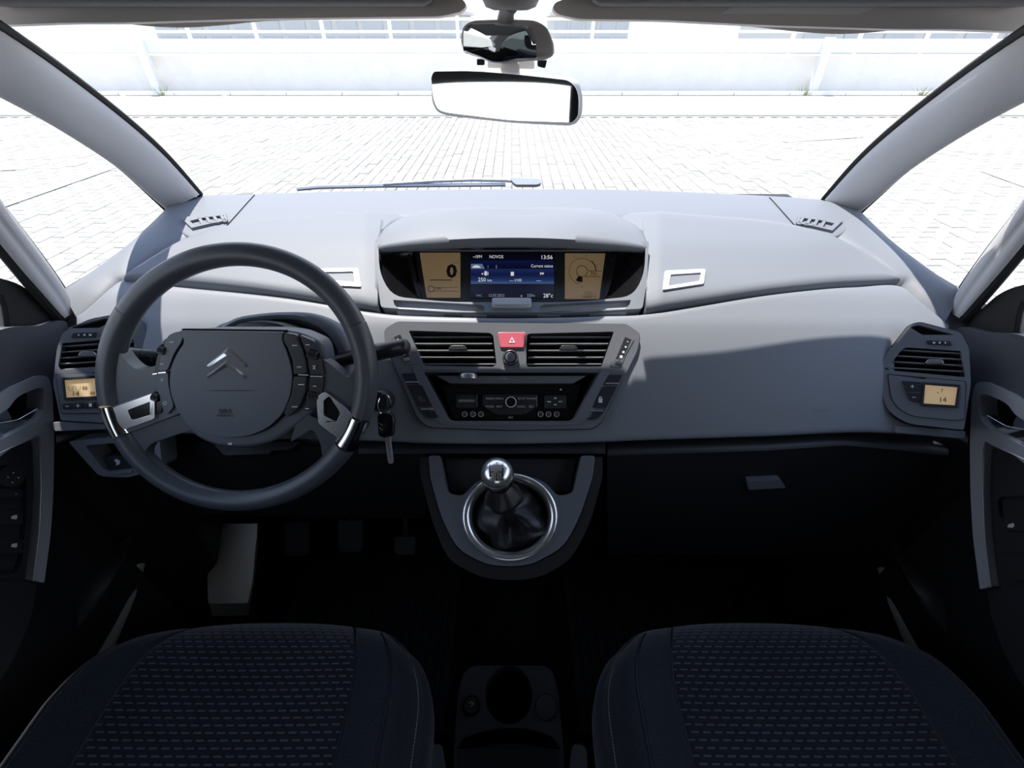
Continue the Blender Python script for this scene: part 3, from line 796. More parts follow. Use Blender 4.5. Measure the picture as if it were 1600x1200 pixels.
t_.text(plD, 'Current status', 864, 419, 5.0, .0026, 'RIGHT', 0, .84).text(plD, '250', 747, 441, 6.2, .0026, bold=.006, wide=.95).text(plD, 'km', 761.5, 441, 4.2, .0026)
t_.text(plD, '--.- l/100', 815, 441, 4.4, .0026, 'RIGHT', 0, .9).text(plD, '----', 838, 441.5, 5, .0026, wide=.8).text(plD, '28°c', 864, 466, 6.4, .0026, 'RIGHT', .008, .95)
t_.prism(plD, [(757, 425), (761, 425), (761, 431.5), (757, 431.5)], .0023, .0026).prism(plD, [(752, 429), (755, 427.5), (755, 430.5)], .0023, .0026).prism(plD, [(762, 426), (763, 426), (763, 431), (762, 431)], .0023, .0026)
t_.prism(plD, [(798, 426), (803, 426), (803, 432), (798, 432)], .0023, .0026)
for dx in (0, 3.2): t_.prism(plD, [(844 + dx, 426.5), (847 + dx, 428), (844 + dx, 431)], .0023, .0026)
t_.build('screen_text', m_txt, o, smooth=False)
M().text(plD, '1', 761, 420, 4.6, .0026).text(plD, '2', 774, 420, 4.6, .0026).build('tab_numeral', m_txt2, o, smooth=False)
M().text(plD, 'TMC', 744, 464.5, 3.2, .0026).text(plD, '12.07.2023', 763, 464.8, 4.6, .0026, wide=.9).build('date_text', m_txt2, o, smooth=False)
M().text(plD, '320m', 836, 464.8, 4.6, .0026, 'RIGHT', 0, .9).prism(plD, [(813, 464.5), (816.5, 464.5), (814.7, 461.3)], .0023, .0026).build('altitude_text', m_txt2, o, smooth=False)
M().prism(plD, [(736, 413.5), (753.5, 413.5), (757.5, 421), (736, 421)], .0022, .0025).build('tab', m_tab, o, smooth=False)
M().prism(plD, rnd([(738, 419.5), (739.5, 417), (744, 415.6), (749, 416.8), (751.5, 419.5)], 1), .0025, .0028).build('car_icon', m_txt, o, smooth=False)
M().prism(plD, [(955, 406.5), (963.5, 406.5), (959.3, 402.5)], .0003, .0022).prism(plD, [(954.5, 417), (961.5, 417), (961.5, 419.5), (954.5, 419.5)], .0003, .0022).build('warning_lamp', m_faint, dsp, smooth=False)
# curtain-like ribs at both sides of the gauges
for s in (0, 1):
    f_ = (lambda p: [(1600 - x, y) for x, y in p]) if s else (lambda p: p)
    a0_ = f_([(632, 393), (640, 393), (660, 471), (650, 471)]); M().prism(plD, a0_, -.002, .004).build('side_rib', m_dark, dsp, bevel=.0015)
    a0_ = f_([(616, 410), (622, 410), (646, 470), (636, 470)]); M().prism(plD, a0_, .0, .010).build('side_rib', m_dark, dsp, bevel=.0015)

# ------------------------------------------------------------------ centre panel
plC = pl3(U(700, 510, .762), U(900, 510, .762), U(800, 690, .742))
cp = thing('centre_panel', 'angular grey centre panel with two air vents above the radio', 'panel', plC.at(800, 670))
outer = rnd([(603, 516, 7), (623, 504.5, 5), (800, 507, 60), (976, 508, 5), (998, 523, 7), (994, 548, 8), (938, 660, 16), (925, 670, 12), (800, 672, 20), (672, 668, 14), (655, 655, 14), (604, 536, 8)], 4)
vL = rnd([(640.5, 518.5, 3), (766, 522, 6), (771, 526, 5), (776, 570, 4), (771, 574.5, 4), (664, 572.5, 4)], 3)
vR = mir(vL); vR = rnd([(823, 523.5 + 1, 5), (828, 523, 6), (957.5, 520, 3), (939, 574, 3), (824, 574.5, 4), (822, 570, 4)], 3)
rh = rnd([(664, 583, 2), (934, 583, 2), (894, 655, 8), (888, 658, 5), (710, 658, 5), (703, 655, 8)], 3)
M().plate(plC, outer, [vL, vR, rh], -.02, .010, -.03).build('panel_face', m_panel, cp, bevel=.0022, seg=3)
M().plate(plC, [(797 + (x - 797) * 1.010, 590 + (y - 590) * 1.016) for x, y in outer], [vL, vR, rh], -.01, .0035).build('panel_seam_line', m_black, cp, smooth=False)  # black plate added so its edge paints the dark seam around the panel
# raised inner border line of the radio opening and lower dark border
M().plate(plC, rnd([(646, 577, 4), (954, 577, 4), (922, 652, 12), (905, 664, 10), (692, 664, 10), (678, 652, 12)], 4), [rnd([(661, 580, 3), (938, 580, 3), (896, 656, 8), (890, 660.5, 5), (708, 660.5, 5), (701, 656, 8)], 3)], .009, .0118).build('opening_rim', m_panel, cp, bevel=.001)
def vent(nm, lab, hole, x0, x1, x0b, x1b, y0, y1, ns, pl, parent_lab=None, tab=None, tilt=0.0, tabm=m_button, deep=.03, h=.004, tab_w=30):
    v = thing('air_vent', lab, 'air vent', pl.at((x0 + x1) / 2, (y0 + y1) / 2), 'slatted dashboard air vents')
    M().prism(pl, hole, -deep - .004, -deep + .010).build('duct', m_black, v, smooth=False)
    for k in range(ns):
        t = (k + .65) / ns
        ya = lp(y0, y1, t); xa = lp(x0, x0b, t); xb = lp(x1, x1b, t)
        s_ = M()
        a = pl.at(xa, ya - tilt * .5, h); b = pl.at(xb, ya + tilt * .5, h); up = (pl.at(xa, ya - 1, 0) - pl.at(xa, ya, 0)); up.normalize()
        th = .0008; dp = .012
        back = -pl.n * dp
        loop = lambda p: [p + up * th, p - up * th, p - up * th * .8 + back, p + up * th * .8 + back]
        s_.loops(loop(a), loop(b)); s_.build('slat', m_slat, v, smooth=False, bevel=.0006, seg=1)
    for k in range(6):
        t = (k + .5) / 6; xm = lp(lp(x0, x0b, .5), lp(x1, x1b, .5), t)
        M().loops([pl.at(xm - .5, y0 + 1, -.014), pl.at(xm + .5, y0 + 1, -.014), pl.at(xm + .5, y1 - 1, -.014), pl.at(xm - .5, y1 - 1, -.014)],
                  [pl.at(xm - .5, y0 + 1, -deep), pl.at(xm + .5, y0 + 1, -deep), pl.at(xm + .5, y1 - 1, -deep), pl.at(xm - .5, y1 - 1, -deep)]).build('blade', m_black, v, smooth=False)
    if tab:
        tx, ty = tab; w = tab_w / 2
        M().prism(pl, rnd([(tx - w, ty + 3), (tx - w * .7, ty - 2.5), (tx + w * .7, ty - 2.5), (tx + w, ty + 3), (tx + w * .8, ty + 5), (tx - w * .8, ty + 5)], 2.5), -.006, .008).build('tab', tabm, v, bevel=.0015)
    return v
m_slat = mat('vent_slat_plastic', (.26, .27, .29), .4)
vent('l', 'left of the two centre air vents, beside the red hazard button', vL, 643, 767, 661, 775, 520, 573, 5, plC, tab=(716, 543))
vent('r', 'right of the two centre air vents, beside the red hazard button', vR, 829, 956, 823, 938, 520, 573, 5, plC, tab=(888, 543))
hz = thing('hazard_button', 'translucent red hazard warning button with a white triangle', 'button', plC.at(800, 534))
M().prism(plC, rnd([(777.5, 521.5, 3), (822, 521.5, 3), (818, 545.5, 2), (782, 545.5, 2)], 2), .009, .013).build('button_cap', m_red, hz, bevel=.0015)
M().plate(plC, [(795, 538), (805, 538), (800, 529)], [[(797.6, 536.3), (802.4, 536.3), (800, 532)]], .0131, .0136).build('triangle_mark', m_white, hz, smooth=False)
kb = thing('rotary_knob', 'chrome ringed round knob under the hazard button', 'knob', plC.at(797, 560))
c0 = plC.at(797.5, 561, .009)
M().lathe(c0, plC.n, [(.0128, 0), (.0128, .008), (.0115, .011), (.009, .012)], 36).build('knob_body', m_gloss, kb, sharp=50)
M().lathe(c0 + plC.n * .0095, plC.n, [(.0118, 0), (.0118, .002), (.0105, .0035), (.0092, .002), (.0092, 0)], 36, cap=False).build('chrome_ring', m_chrome, kb, sharp=60)
M().lathe(c0 + plC.n * .0115, plC.n, [(.009, 0), (.006, .0018), (.001, .0024)], 24).build('cap', m_airbag, kb, sharp=60)
# thumb wheels beside the vents
for s in (0, 1):
    f_ = (lambda p: [(1600 - q[0] + 2, q[1] + 4) + tuple(q[2:]) for q in p]) if s else (lambda p: p)
    tw = thing('vent_thumbwheel', '%s thumbwheel strip with airflow marks beside the centre vents' % ('right' if s else 'left'), 'thumbwheel', plC.at(968 if s else 636, 545))
    M().plate(plC, rnd(f_([(613, 527, 3), (629, 519, 2), (652, 569, 2), (638, 571.5, 3)]), 2), [rnd(f_([(618, 529), (628, 524.5), (644, 563), (632, 565)]), 1)], .009, .0112).build('frame', m_panel, tw, bevel=.0008)
    M().prism(plC, rnd(f_([(618, 529), (628, 524.5), (641, 556), (631, 558)]), 1), .006, .0112).build('wheel', m_button, tw, bevel=.001)
    M().prism(plC, rnd(f_([(633, 561.5), (642, 560.5), (644, 565), (634, 566.5)]), 1), .009, .013).build('chrome_tip', m_satin, tw, bevel=.0006)
    mk = M()
    for (x, y, w) in ((624, 532, .8), (627, 540, 1.3), (630.5, 548, 1.6), (634, 555, 2.0)): mk.prism(plC, f_([(x - w, y - w), (x + w, y - w), (x + w, y + w), (x - w, y + w)]), .0113, .0116)
    mk.build('airflow_mark', m_white, tw, smooth=False)
# button columns
for s in (0, 1):
    f_ = (lambda p: [(1600 - q[0], q[1] + 2) + tuple(q[2:]) for q in p]) if s else (lambda p: p)
    M().plate(plC, rnd(f_([(628, 583, 3), (653, 583, 3), (691, 656, 3), (668, 656.5, 8)]), 3), [rnd(f_([(629.5, 584.5, 3), (652, 584.5, 3), (689, 655, 3), (669, 655, 7)]), 3)], .0095, .0112).build('column_rim', m_airbag, cp, smooth=False)
    defs = [([(630, 585, 3), (652, 585, 3), (661, 601, 1), (638, 601, 1)], 'blank_button', 'upper blank button in the %s column'), ([(638.5, 603, 1), (662, 603, 1), (678, 636, 1), (655, 636, 1)], 'button', ('central locking button with a white padlock' if s else 'stability control button lettered ESP OFF')), ([(655.5, 638, 1), (679, 638, 1), (688, 654, 3), (669, 654, 7)], 'blank_button', 'lower blank button in the %s column')]
    for pts, nm, lab in defs:
        b_ = thing(nm, (lab % ('right' if s else 'left')) if '%' in lab else lab, 'button', plC.at(*f_(pts)[0][:2]))
        M().prism(plC, rnd(f_(pts), 1), .006, .0118).build('button_face', m_button, b_, bevel=.001)
        ys = pts[2][1]
        if nm == 'blank_button':
            if ys < 610: q = [(636, 597.5), (656, 597.5), (657.3, 599.8), (637, 599.8)]
            else: q = [(659, 639.2), (679, 639.2), (680.3, 641.5), (660, 641.5)]
            M().prism(plC, f_(q), .0115, .0135).build('chrome_bar', m_satin, b_, bevel=.0005)
        else:
            if s: M().prism(plC, rnd([(933, 624), (939, 624), (939, 630), (933, 630)], .8), .0119, .0123).plate(plC, rnd([(933.6, 624.5), (933.6, 620.5), (938.4, 620.5), (938.4, 624.5)], 2), [rnd([(935, 624.3), (935, 622), (937, 622), (937, 624.3)], 1)], .0119, .0123).build('padlock_mark', m_white, b_, smooth=False)
            else: M().text(plC, 'ESP', 654.5, 624, 4, .0121).text(plC, 'OFF', 657, 628.5, 4, .0121).build('lettering', m_faint, b_, smooth=False)

# ------------------------------------------------------------------ radio
rd = thing('car_radio', 'black car radio set deep in the centre panel', 'radio', plC.at(798, 655))
M().prism(plC, rh, -.034, -.03).build('recess_back', m_black, rd, smooth=False)
M().plate(plC, rnd([(690, 600, 2), (908, 600, 2), (896, 655, 3), (706, 655, 3)], 2), [], -.03, -.008).build('radio_face', m_gloss, rd, bevel=.001)
M().prism(plC, rnd([(683, 588, 2), (915, 588, 2), (895, 599.5, 3), (704, 599.5, 3)], 2), -.022, .006).build('card_flap', m_panel, rd, bevel=.002)
M().prism(plC, rnd([(755, 592.5), (844, 592.5), (840, 594.5), (765, 595)], 1), .006, .0075).build('flap_lip', m_satin, rd, bevel=.0005)
M().prism(plC, [(712, 605), (884, 605), (884, 606.5), (712, 606.5)], -.008, -.0072).build('disc_slot', m_black, rd, smooth=False)
M().prism(plC, rnd([(712, 616, 2), (744, 616, 2), (744, 637, 2), (712, 637, 2)], 2), -.008, -.003).build('card_bay', m_button, rd, bevel=.001)
M().prism(plC, [(716, 624), (742, 624), (742, 628), (716, 628)], -.003, -.0026).build('card_slot', m_faint, rd, smooth=False)
M().prism(plC, [(744.3, 616.5), (745.5, 616.5), (745.5, 636), (744.3, 636)], -.003, -.001).build('chrome_edge', m_satin, rd, smooth=False)
M().prism(plC, rnd([(754, 616, 3), (840, 616, 3), (840, 634, 3), (832, 640, 4), (820, 648, 8), (776, 648, 8), (763, 640, 4), (754, 634, 3)], 3), -.008, -.004).build('key_field', m_button, rd, bevel=.001)
M().prism(plC, [(838.3, 618), (839.2, 618), (839.2, 636), (838.3, 636)], -.004, -.0032).build('chrome_edge', m_satin, rd, smooth=False)
M().prism(plC, rnd([(851, 617, 2), (885, 617, 2), (885, 638, 2), (851, 638, 2)], 3), -.008, -.003).build('seek_pad', m_button, rd, bevel=.0015)
tx = M().text(plC, 'RADIO', 766, 624, 3.2, -.0036, 'CENTER').text(plC, 'MEDIA', 780.5, 624, 3.2, -.0036, 'CENTER').text(plC, 'MODE', 765, 636.5, 3.2, -.0036, 'CENTER').text(plC, 'NAV', 780, 636.5, 3.2, -.0036, 'CENTER')
tx.text(plC, 'SETUP', 815, 624, 3.2, -.0036, 'CENTER').text(plC, 'PHONE', 830.5, 624, 3.2, -.0036, 'CENTER').text(plC, 'TRAFFIC', 814, 636.5, 3, -.0036, 'CENTER', 0, .9).text(plC, 'ESC', 830.5, 636.5, 3.2, -.0036, 'CENTER')
tx.build('lettering', m_white, rd, smooth=False)
tx = M().text(plC, 'SRC', 798, 653.5, 3, -.0072, 'CENTER', .01).text(plC, '◂◂', 856, 629, 3, -.0026).prism(plC, [(855, 626.5), (861, 626.5), (861, 628.5), (855, 628.5)], -.003, -.0026).prism(plC, [(873, 626.5), (879, 626.5), (879, 628), (873, 628)], -.003, -.0026).prism(plC, [(866, 621), (870, 621), (870, 623), (866, 623)], -.003, -.0026).prism(plC, [(866, 631), (870, 631), (870, 633), (866, 633)], -.003, -.0026)
tx.prism(plC, [(875, 609), (879, 609), (877, 606)], -.008, -.0074).build('white_mark', m_white, rd, smooth=False)
c0 = plC.at(798.3, 628.5, -.004)
M().lathe(c0, plC.n, [(.0086, 0), (.0086, .007), (.0078, .009), (.001, .009)], 32).build('volume_knob', m_gloss, rd, sharp=50)
M().lathe(c0 + plC.n * .0072, plC.n, [(.0090, 0), (.0090, .0016), (.0082, .0024), (.0076, .0018)], 32, cap=False).build('bright_ring', m_white, rd)
for k, x in enumerate((725.5, 738.5, 751, 845, 857.5, 870.5)):
    c0 = plC.at(x, 647, -.008)
    b_ = M().lathe(c0, plC.n, [(.0042, 0), (.0042, .002), (.001, .0024)], 20).build('preset_button', m_button, rd)
    M().lathe(c0, plC.n, [(.0045, .0005), (.0045, .0022), (.0040, .0026), (.0037, .0022)], 20, cap=False).build('bright_ring', m_white, b_)
    M().text(plC, str(k + 1), x, 649, 3.2, -.0052, 'CENTER').build('numeral', m_faint, b_, smooth=False)
M().lathe(plC.at(732.5, 590, .004), (plC.at(732, 580) - plC.at(732, 590)), [(.0155, -.003), (.0155, .0035), (.0145, .005), (.001, .005)], 40).build('edge_dial', m_satin, rd, sharp=40, label='silver knurled edge dial on top of the flap')

# ------------------------------------------------------------------ side vent pods
for s in (0, 1):
    nm = 'right' if s else 'left'
    def f_(p, s=s):
        return [((1600 - q[0]) if not s else q[0], q[1] - (2 if not s else 0)) + tuple(q[2:]) for q in p]
    a = S(*(f_([(1395, 520)])[0]), 0); b = S(*(f_([(1400, 640)])[0]), 0)
    X1 = .66 if s else -.66
    c = U(*(f_([(1505, 520)])[0]), .700)
    plV = pl3(a, b, c); plV.o = plV.o + plV.n * .010
    pod = thing('side_vent_pod', '%s end vent pod of the dashboard with a small amber display' % nm, 'vent pod', plV.at(*(f_([(1440, 660)])[0])))
    if s:
        outer = [(1372, 590, 40), (1380, 560, 20), (1420, 508, 14), (1436, 503, 10), (1500, 520, 8), (1513, 545, 8), (1516, 600, 6), (1505, 672, 4), (1415, 662, 30), (1384, 640, 20)]
        tri = [(1421, 512, 3), (1434, 508.5, 4), (1490, 524, 2), (1440, 524, 2)]
        hole = [(1389, 579, 2), (1391, 570, 8), (1404, 552, 14), (1413, 543, 8), (1500, 549, 2), (1508, 590, 2)]
        sp = (1402, 1503, 1390, 1507, 543, 590)
        tabp = (1459, 565); tlt = 6
        dpan = [(1387, 586, 3), (1507, 597, 3), (1505, 655, 4), (1490, 657, 4), (1420, 650, 26), (1393, 630, 26)]
        lcd = [(1444, 602), (1494, 606), (1490, 634), (1441.5, 631)]
        btn = [[(1408, 596), (1438, 598), (1437, 613), (1413, 612)], [(1413, 614), (1437, 615), (1435, 630), (1421, 627)]]
        lc_t = ('14', 1465, 629, 8)
        tw = [(1446, 533), (1483, 534), (1486, 541), (1448, 539)]
    else:
        outer = [(84, 600, 6), (90, 545, 8), (99, 520, 8), (140, 499, 14), (180, 492, 10), (225, 500, 14), (232, 560, 10), (232, 668, 10), (150, 660, 6), (96, 657, 3)]
        tri = [(105, 514, 3), (165, 498, 5), (178, 501, 4), (156, 513, 2)]
        hole = [(92, 572, 2), (98, 537, 2), (170, 530, 3), (210, 531, 3), (210, 573, 2), (95, 578, 2)]
        sp = (97, 212, 91, 212, 531, 577)
        tabp = (138, 553); tlt = -8
        dpan = [(89, 586, 3), (200, 580, 3), (215, 645, 4), (98, 646, 4)]
        lcd = [(103, 595), (182, 590), (182, 618), (106, 622)]
        btn = [[(98, 631.5), (115, 630.5), (116, 639.5), (100, 640.5)], [(115.5, 630.5), (131, 629.5), (132, 638.5), (116.5, 639.5)], [(135, 629.5), (150, 628.5), (151, 638), (136, 638.5)], [(152.5, 628.5), (170, 628), (171, 637.5), (153.5, 638)]]
        lc_t = ('14', 113.5, 619.5, 8)
        tw = [(116, 521.5), (153, 520.5), (151, 528), (112, 529)]
    M().plate(plV, rnd(outer, 5, 6), [rnd(tri, 3), rnd(hole, 3)], -.03, .004, -.028).build('pod_face', m_panel if s else m_panel, pod, bevel=.003, seg=3)
    M().prism(plV, rnd(tri, 3), -.012, -.0065).build('side_window_outlet', m_black, pod, smooth=False)
    oc = (1448, 588) if s else (160, 580)
    M().plate(plV, [(oc[0] + (x - oc[0]) * 1.022, oc[1] + (y - oc[1]) * 1.016) for x, y in rnd(outer, 5, 6)], [rnd(tri, 3), rnd(hole, 3)], -.014, -.004).build('pod_seam_line', m_black, pod, smooth=False)  # dark seam around the pod, painted in by a slightly wider black plate
    M().plate(plV, [(oc[0] + 0 + (x - oc[0]) * 1.0, y) for x, y in rnd([((p[0] - (sum(q[0] for q in dpan) / len(dpan))) * 1.02 + sum(q[0] for q in dpan) / len(dpan), (p[1] - sum(q[1] for q in dpan) / len(dpan)) * 1.03 + sum(q[1] for q in dpan) / len(dpan), p[2]) for p in dpan], 4, 6)], [], .001, .0045).build('panel_gap', m_black, pod, smooth=False)
    M().plate(plV, rnd(dpan, 4, 6), [], .002, .006).build('control_panel', m_panel, pod, bevel=.0012)
    vent('s', '%s end air vent of the dashboard' % nm, rnd(hole, 3), sp[0], sp[1], sp[2], sp[3], sp[4], sp[5], 5, plV, tab=tabp, tilt=tlt, tabm=m_satin, h=0.0)
    M().prism(plV, rnd(tw, 2), .003, .0062).build('thumbwheel', m_button, pod, bevel=.0008)
    mk = M(); cx = [p[0] for p in tw]; cy = [p[1] for p in tw]
    for k in range(3):
        x = lp(min(cx), max(cx), .3 + .22 * k); y = sum(cy) / 4; w = (2 - .5 * k) if s else (1 + .5 * k)
        mk.prism(plV, [(x - w, y - 1.4), (x + w, y - 1.4), (x + w, y + 1.2), (x - w, y + 1.2)], .0062, .0066)
    mk.build('airflow_mark', m_white, pod, smooth=False)
    grow = [(lcd[0][0] - 4, lcd[0][1] - 4), (lcd[1][0] + 4, lcd[1][1] - 4), (lcd[2][0] + 4, lcd[2][1] + 4), (lcd[3][0] - 4, lcd[3][1] + 4)]
    M().plate(plV, rnd(grow, 2), [lcd], .005, .0085).build('display_frame', m_dark, pod, bevel=.0008)
    o = M().prism(plV, lcd, .005, .0068).build('display', m_lcd2, pod, smooth=False, label='amber display reading 14')
    M().text(plV, lc_t[0], lc_t[1], lc_t[2], lc_t[3], .0071, wide=1.1).build('digits', m_lcdk, o, smooth=False)
    if s: M().text(plV, '7', 1468, 614, 6, .0071).text(plV, '-', 1462, 617, 8, .0071).build('faint_symbol', m_lcdf, o, smooth=False)
    else: M().text(plV, '\\_/ \\_/ 88', 108, 610, 6, .0071).text(plV, '88', 142, 618, 6, .0071).build('faint_symbol', m_lcdf, o, smooth=False)
    for k, b in enumerate(btn):
        bb = M().prism(plV, rnd(b, 1.5), .005, .0085).build('button', m_button, pod, bevel=.0008)
        cx = sum(p[0] for p in b) / 4; cy = sum(p[1] for p in b) / 4
        t_ = M(); w, tkn = 2.8, .55
        if s: kind = '+-'[k]
        else: kind = '-+##'[k]
        if kind in '+-': t_.prism(plV, [(cx - w, cy - tkn), (cx + w, cy - tkn), (cx + w, cy + tkn), (cx - w, cy + tkn)], .0085, .0089)
        if kind == '+': t_.prism(plV, [(cx - tkn, cy - w), (cx + tkn, cy - w), (cx + tkn, cy + w), (cx - tkn, cy + w)], .0086, .009)
        if kind == '#': t_.prism(plV, [(cx - 2.2, cy - 2.5), (cx + 2.2, cy - 2.5), (cx + 2.2, cy + 2.5), (cx - 2.2, cy + 2.5)], .0085, .0089)
        t_.build('symbol', m_white, bb, smooth=False)
for s in (-1, 1):
    g_ = (lambda q: q) if s < 0 else (lambda q: (1600 - q[0], q[1] + 8))
    M().prism(Pl(U(*g_((108, 505)), .765), (-s * .45, -.75, .5)), rnd([g_(q) for q in ((84, 500), (110, 484), (140, 478), (150, 510), (120, 530), (88, 530))], 3), -.03, .006).build('corner_filler', m_dash, dash, bevel=.004)
# lower lip of the fascia, left
plF = splane(130, 655, .003)
M().prism(plF, rnd([(92, 659, 2), (165, 652, 2), (200, 650, 2), (204, 668, 2), (96, 673, 2)], 2), -.02, .012).build('fascia_lip', m_fascia, dash, bevel=.002)
plF = splane(1450, 668, .001)
M().prism(plF, rnd([(1396, 664, 2), (1504, 673, 2), (1502, 685, 2), (1396, 676, 2)], 2), -.03, .006).build('fascia_lip', m_fascia, dash, bevel=.002)
M().text(splane(1295, 641, .0015), 'AIRBAG', 1272, 644, 4.6, .0006).build('embossed_lettering', m_panel, dash, smooth=False)

# dark lower band, glovebox, driver knee panel
def UPoly(mm, top, bot, dt, db, n=40, x0=0, x1=1, rows_=10, curve=0.0):
    rows = []
    for i in range(n + 1):
        x = lp(x0, x1, i / n); a = U(x, interp(top, x), dt); b = U(x, interp(bot, x), db)
        r = [a + Vector((0, .08, .01)), a] + [a.lerp(b, k / rows_) + (CAM - a.lerp(b, k / rows_)).normalized() * curve * sin(pi * k / rows_) for k in range(1, rows_ + 1)] + [b + Vector((0, .08, 0))]
        rows.append(r)
    return mm.grid(rows)
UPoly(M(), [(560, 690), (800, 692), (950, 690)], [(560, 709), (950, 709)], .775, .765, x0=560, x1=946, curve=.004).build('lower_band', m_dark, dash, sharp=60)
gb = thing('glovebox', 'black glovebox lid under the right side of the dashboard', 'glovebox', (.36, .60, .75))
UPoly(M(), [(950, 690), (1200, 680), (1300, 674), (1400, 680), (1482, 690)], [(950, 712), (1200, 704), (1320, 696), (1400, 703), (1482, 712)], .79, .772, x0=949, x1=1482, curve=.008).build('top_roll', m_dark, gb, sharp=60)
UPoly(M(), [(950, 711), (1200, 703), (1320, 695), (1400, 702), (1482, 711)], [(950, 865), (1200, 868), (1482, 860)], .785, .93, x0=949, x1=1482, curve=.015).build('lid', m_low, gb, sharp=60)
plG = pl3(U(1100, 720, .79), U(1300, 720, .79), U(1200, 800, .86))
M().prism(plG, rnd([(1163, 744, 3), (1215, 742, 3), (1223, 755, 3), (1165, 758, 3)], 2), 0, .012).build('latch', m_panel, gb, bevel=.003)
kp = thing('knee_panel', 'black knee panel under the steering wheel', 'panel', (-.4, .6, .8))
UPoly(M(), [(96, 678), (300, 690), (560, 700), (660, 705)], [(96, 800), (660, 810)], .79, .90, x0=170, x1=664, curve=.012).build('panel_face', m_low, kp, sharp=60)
plK = pl3(U(115, 690, .735), U(235, 680, .735), U(190, 745, .75))
M().plate(plK, rnd([(112, 688, 4), (225, 676, 4), (252, 676, 4), (258, 728, 8), (205, 744, 10), (160, 742, 10)], 4), [rnd([(138, 694, 4), (236, 686, 4), (246, 690, 4), (246, 726, 6), (170, 735, 6)], 3)], -.03, .006, -.028).build('coin_tray_frame', m_fascia, kp, bevel=.003)
M().prism(plK, rnd([(134, 690, 4), (248, 684, 4), (250, 730, 6), (168, 738, 6)], 3), -.035, -.027).build('tray_back', m_black, kp)
M().prism(plK, rnd([(165, 714, 3), (210, 709, 3), (214, 731, 3), (172, 736, 3)], 3), -.027, .002).build('headlamp_switch', m_button, kp, bevel=.002)
M().prism(plK, rnd([(180, 718), (184, 716), (190, 720), (188, 725), (183, 726), (184, 722)], 1), .002, .0026).prism(plK, [(178, 701), (183, 700.6), (183, 705), (178, 705.4)], -.02, -.0192).build('white_mark', m_white, kp, smooth=False)
M().prism(plK, rnd([(168, 736), (212, 731), (214, 735), (170, 740)], 1), 0, .009).build('switch_lip', m_fascia, kp, bevel=.001)

# ================================================================== STEERING WHEEL
WC = U(373, 589, .628)
aw = radians(25)
plW = Pl(WC, (0.0, -cos(aw), sin(aw)))
m_badge = mat('polished_badge', (.9, .9, .92), .22, .9)
sw = thing('steering_wheel', 'black leather steering wheel with chrome spoke inserts and a double chevron badge', 'steering wheel', WC)
def rimpt(a, k=0):
    return plW.at(372.5 + 200.5 * cos(a), 589.5 - 192.5 * sin(a))
def rim_seg(mm, a0, a1, n, r=.0152, dr=0):
    pts = [rimpt(radians(a0 + (a1 - a0) * i / n)) for i in range(n + 1)]
    return mm.tube(pts, r, 20, cap=True)
# front (grip) segments: seams at ~148 deg / 27 deg, chrome at 196-208 / 333-345
rim_seg(M(), 25.1, 147.9, 50, .0152).build('rim_top', m_leather, sw, sharp=80)
rim_seg(M(), 148, 192, 24, .0156).build('rim_grip', m_leather, sw, sharp=80)
rim_seg(M(), -18, 25, 24, .0156).build('rim_grip', m_leather, sw, sharp=80)
rim_seg(M(), 208, 326, 50, .0152).build('rim_bottom', m_leather, sw, sharp=80)
for a0, a1 in ((193, 207), (327, 341)): rim_seg(M(), a0, a1, 12, .0158).build('chrome_band', m_chrome, sw, sharp=80, label='chrome band around the rim')
def spoke(pts, h0, h1, name, m_, bev, **k): return M().prism(plW, rnd(pts, 6, 5), h0, h1).build(name, m_, sw, bevel=bev, seg=3, **k)
# upper/lower leather arms of the spokes
L_arm = [(190, 545, 4), (205, 566, 16), (222, 578, 12), (262, 566, 10), (310, 552, 4), (310, 625, 4), (200, 652, 4), (176, 640, 4)]
spoke(L_arm, -.014, .007, 'spoke', m_leather, .006)
L_low = [(196, 668, 4), (310, 632, 4), (330, 660, 4), (262, 684, 10), (238, 692, 10), (228, 708, 10), (236, 728, 8), (215, 716, 4)]
spoke(L_low, -.014, .004, 'spoke', m_leather, .006)
R_arm = [(563, 548, 4), (556, 576, 14), (546, 591, 8), (518, 566, 14), (500, 556, 4), (480, 560, 4), (485, 625, 4), (545, 655, 4), (573, 640, 4)]
spoke(R_arm, -.014, .007, 'spoke', m_leather, .006)
R_low = [(560, 690, 4), (500, 655, 4), (470, 640, 4), (455, 690, 4), (490, 668, 8), (502, 690, 10), (505, 716, 10), (530, 715, 5)]
spoke(R_low, -.014, .003, 'spoke', m_leather, .006)
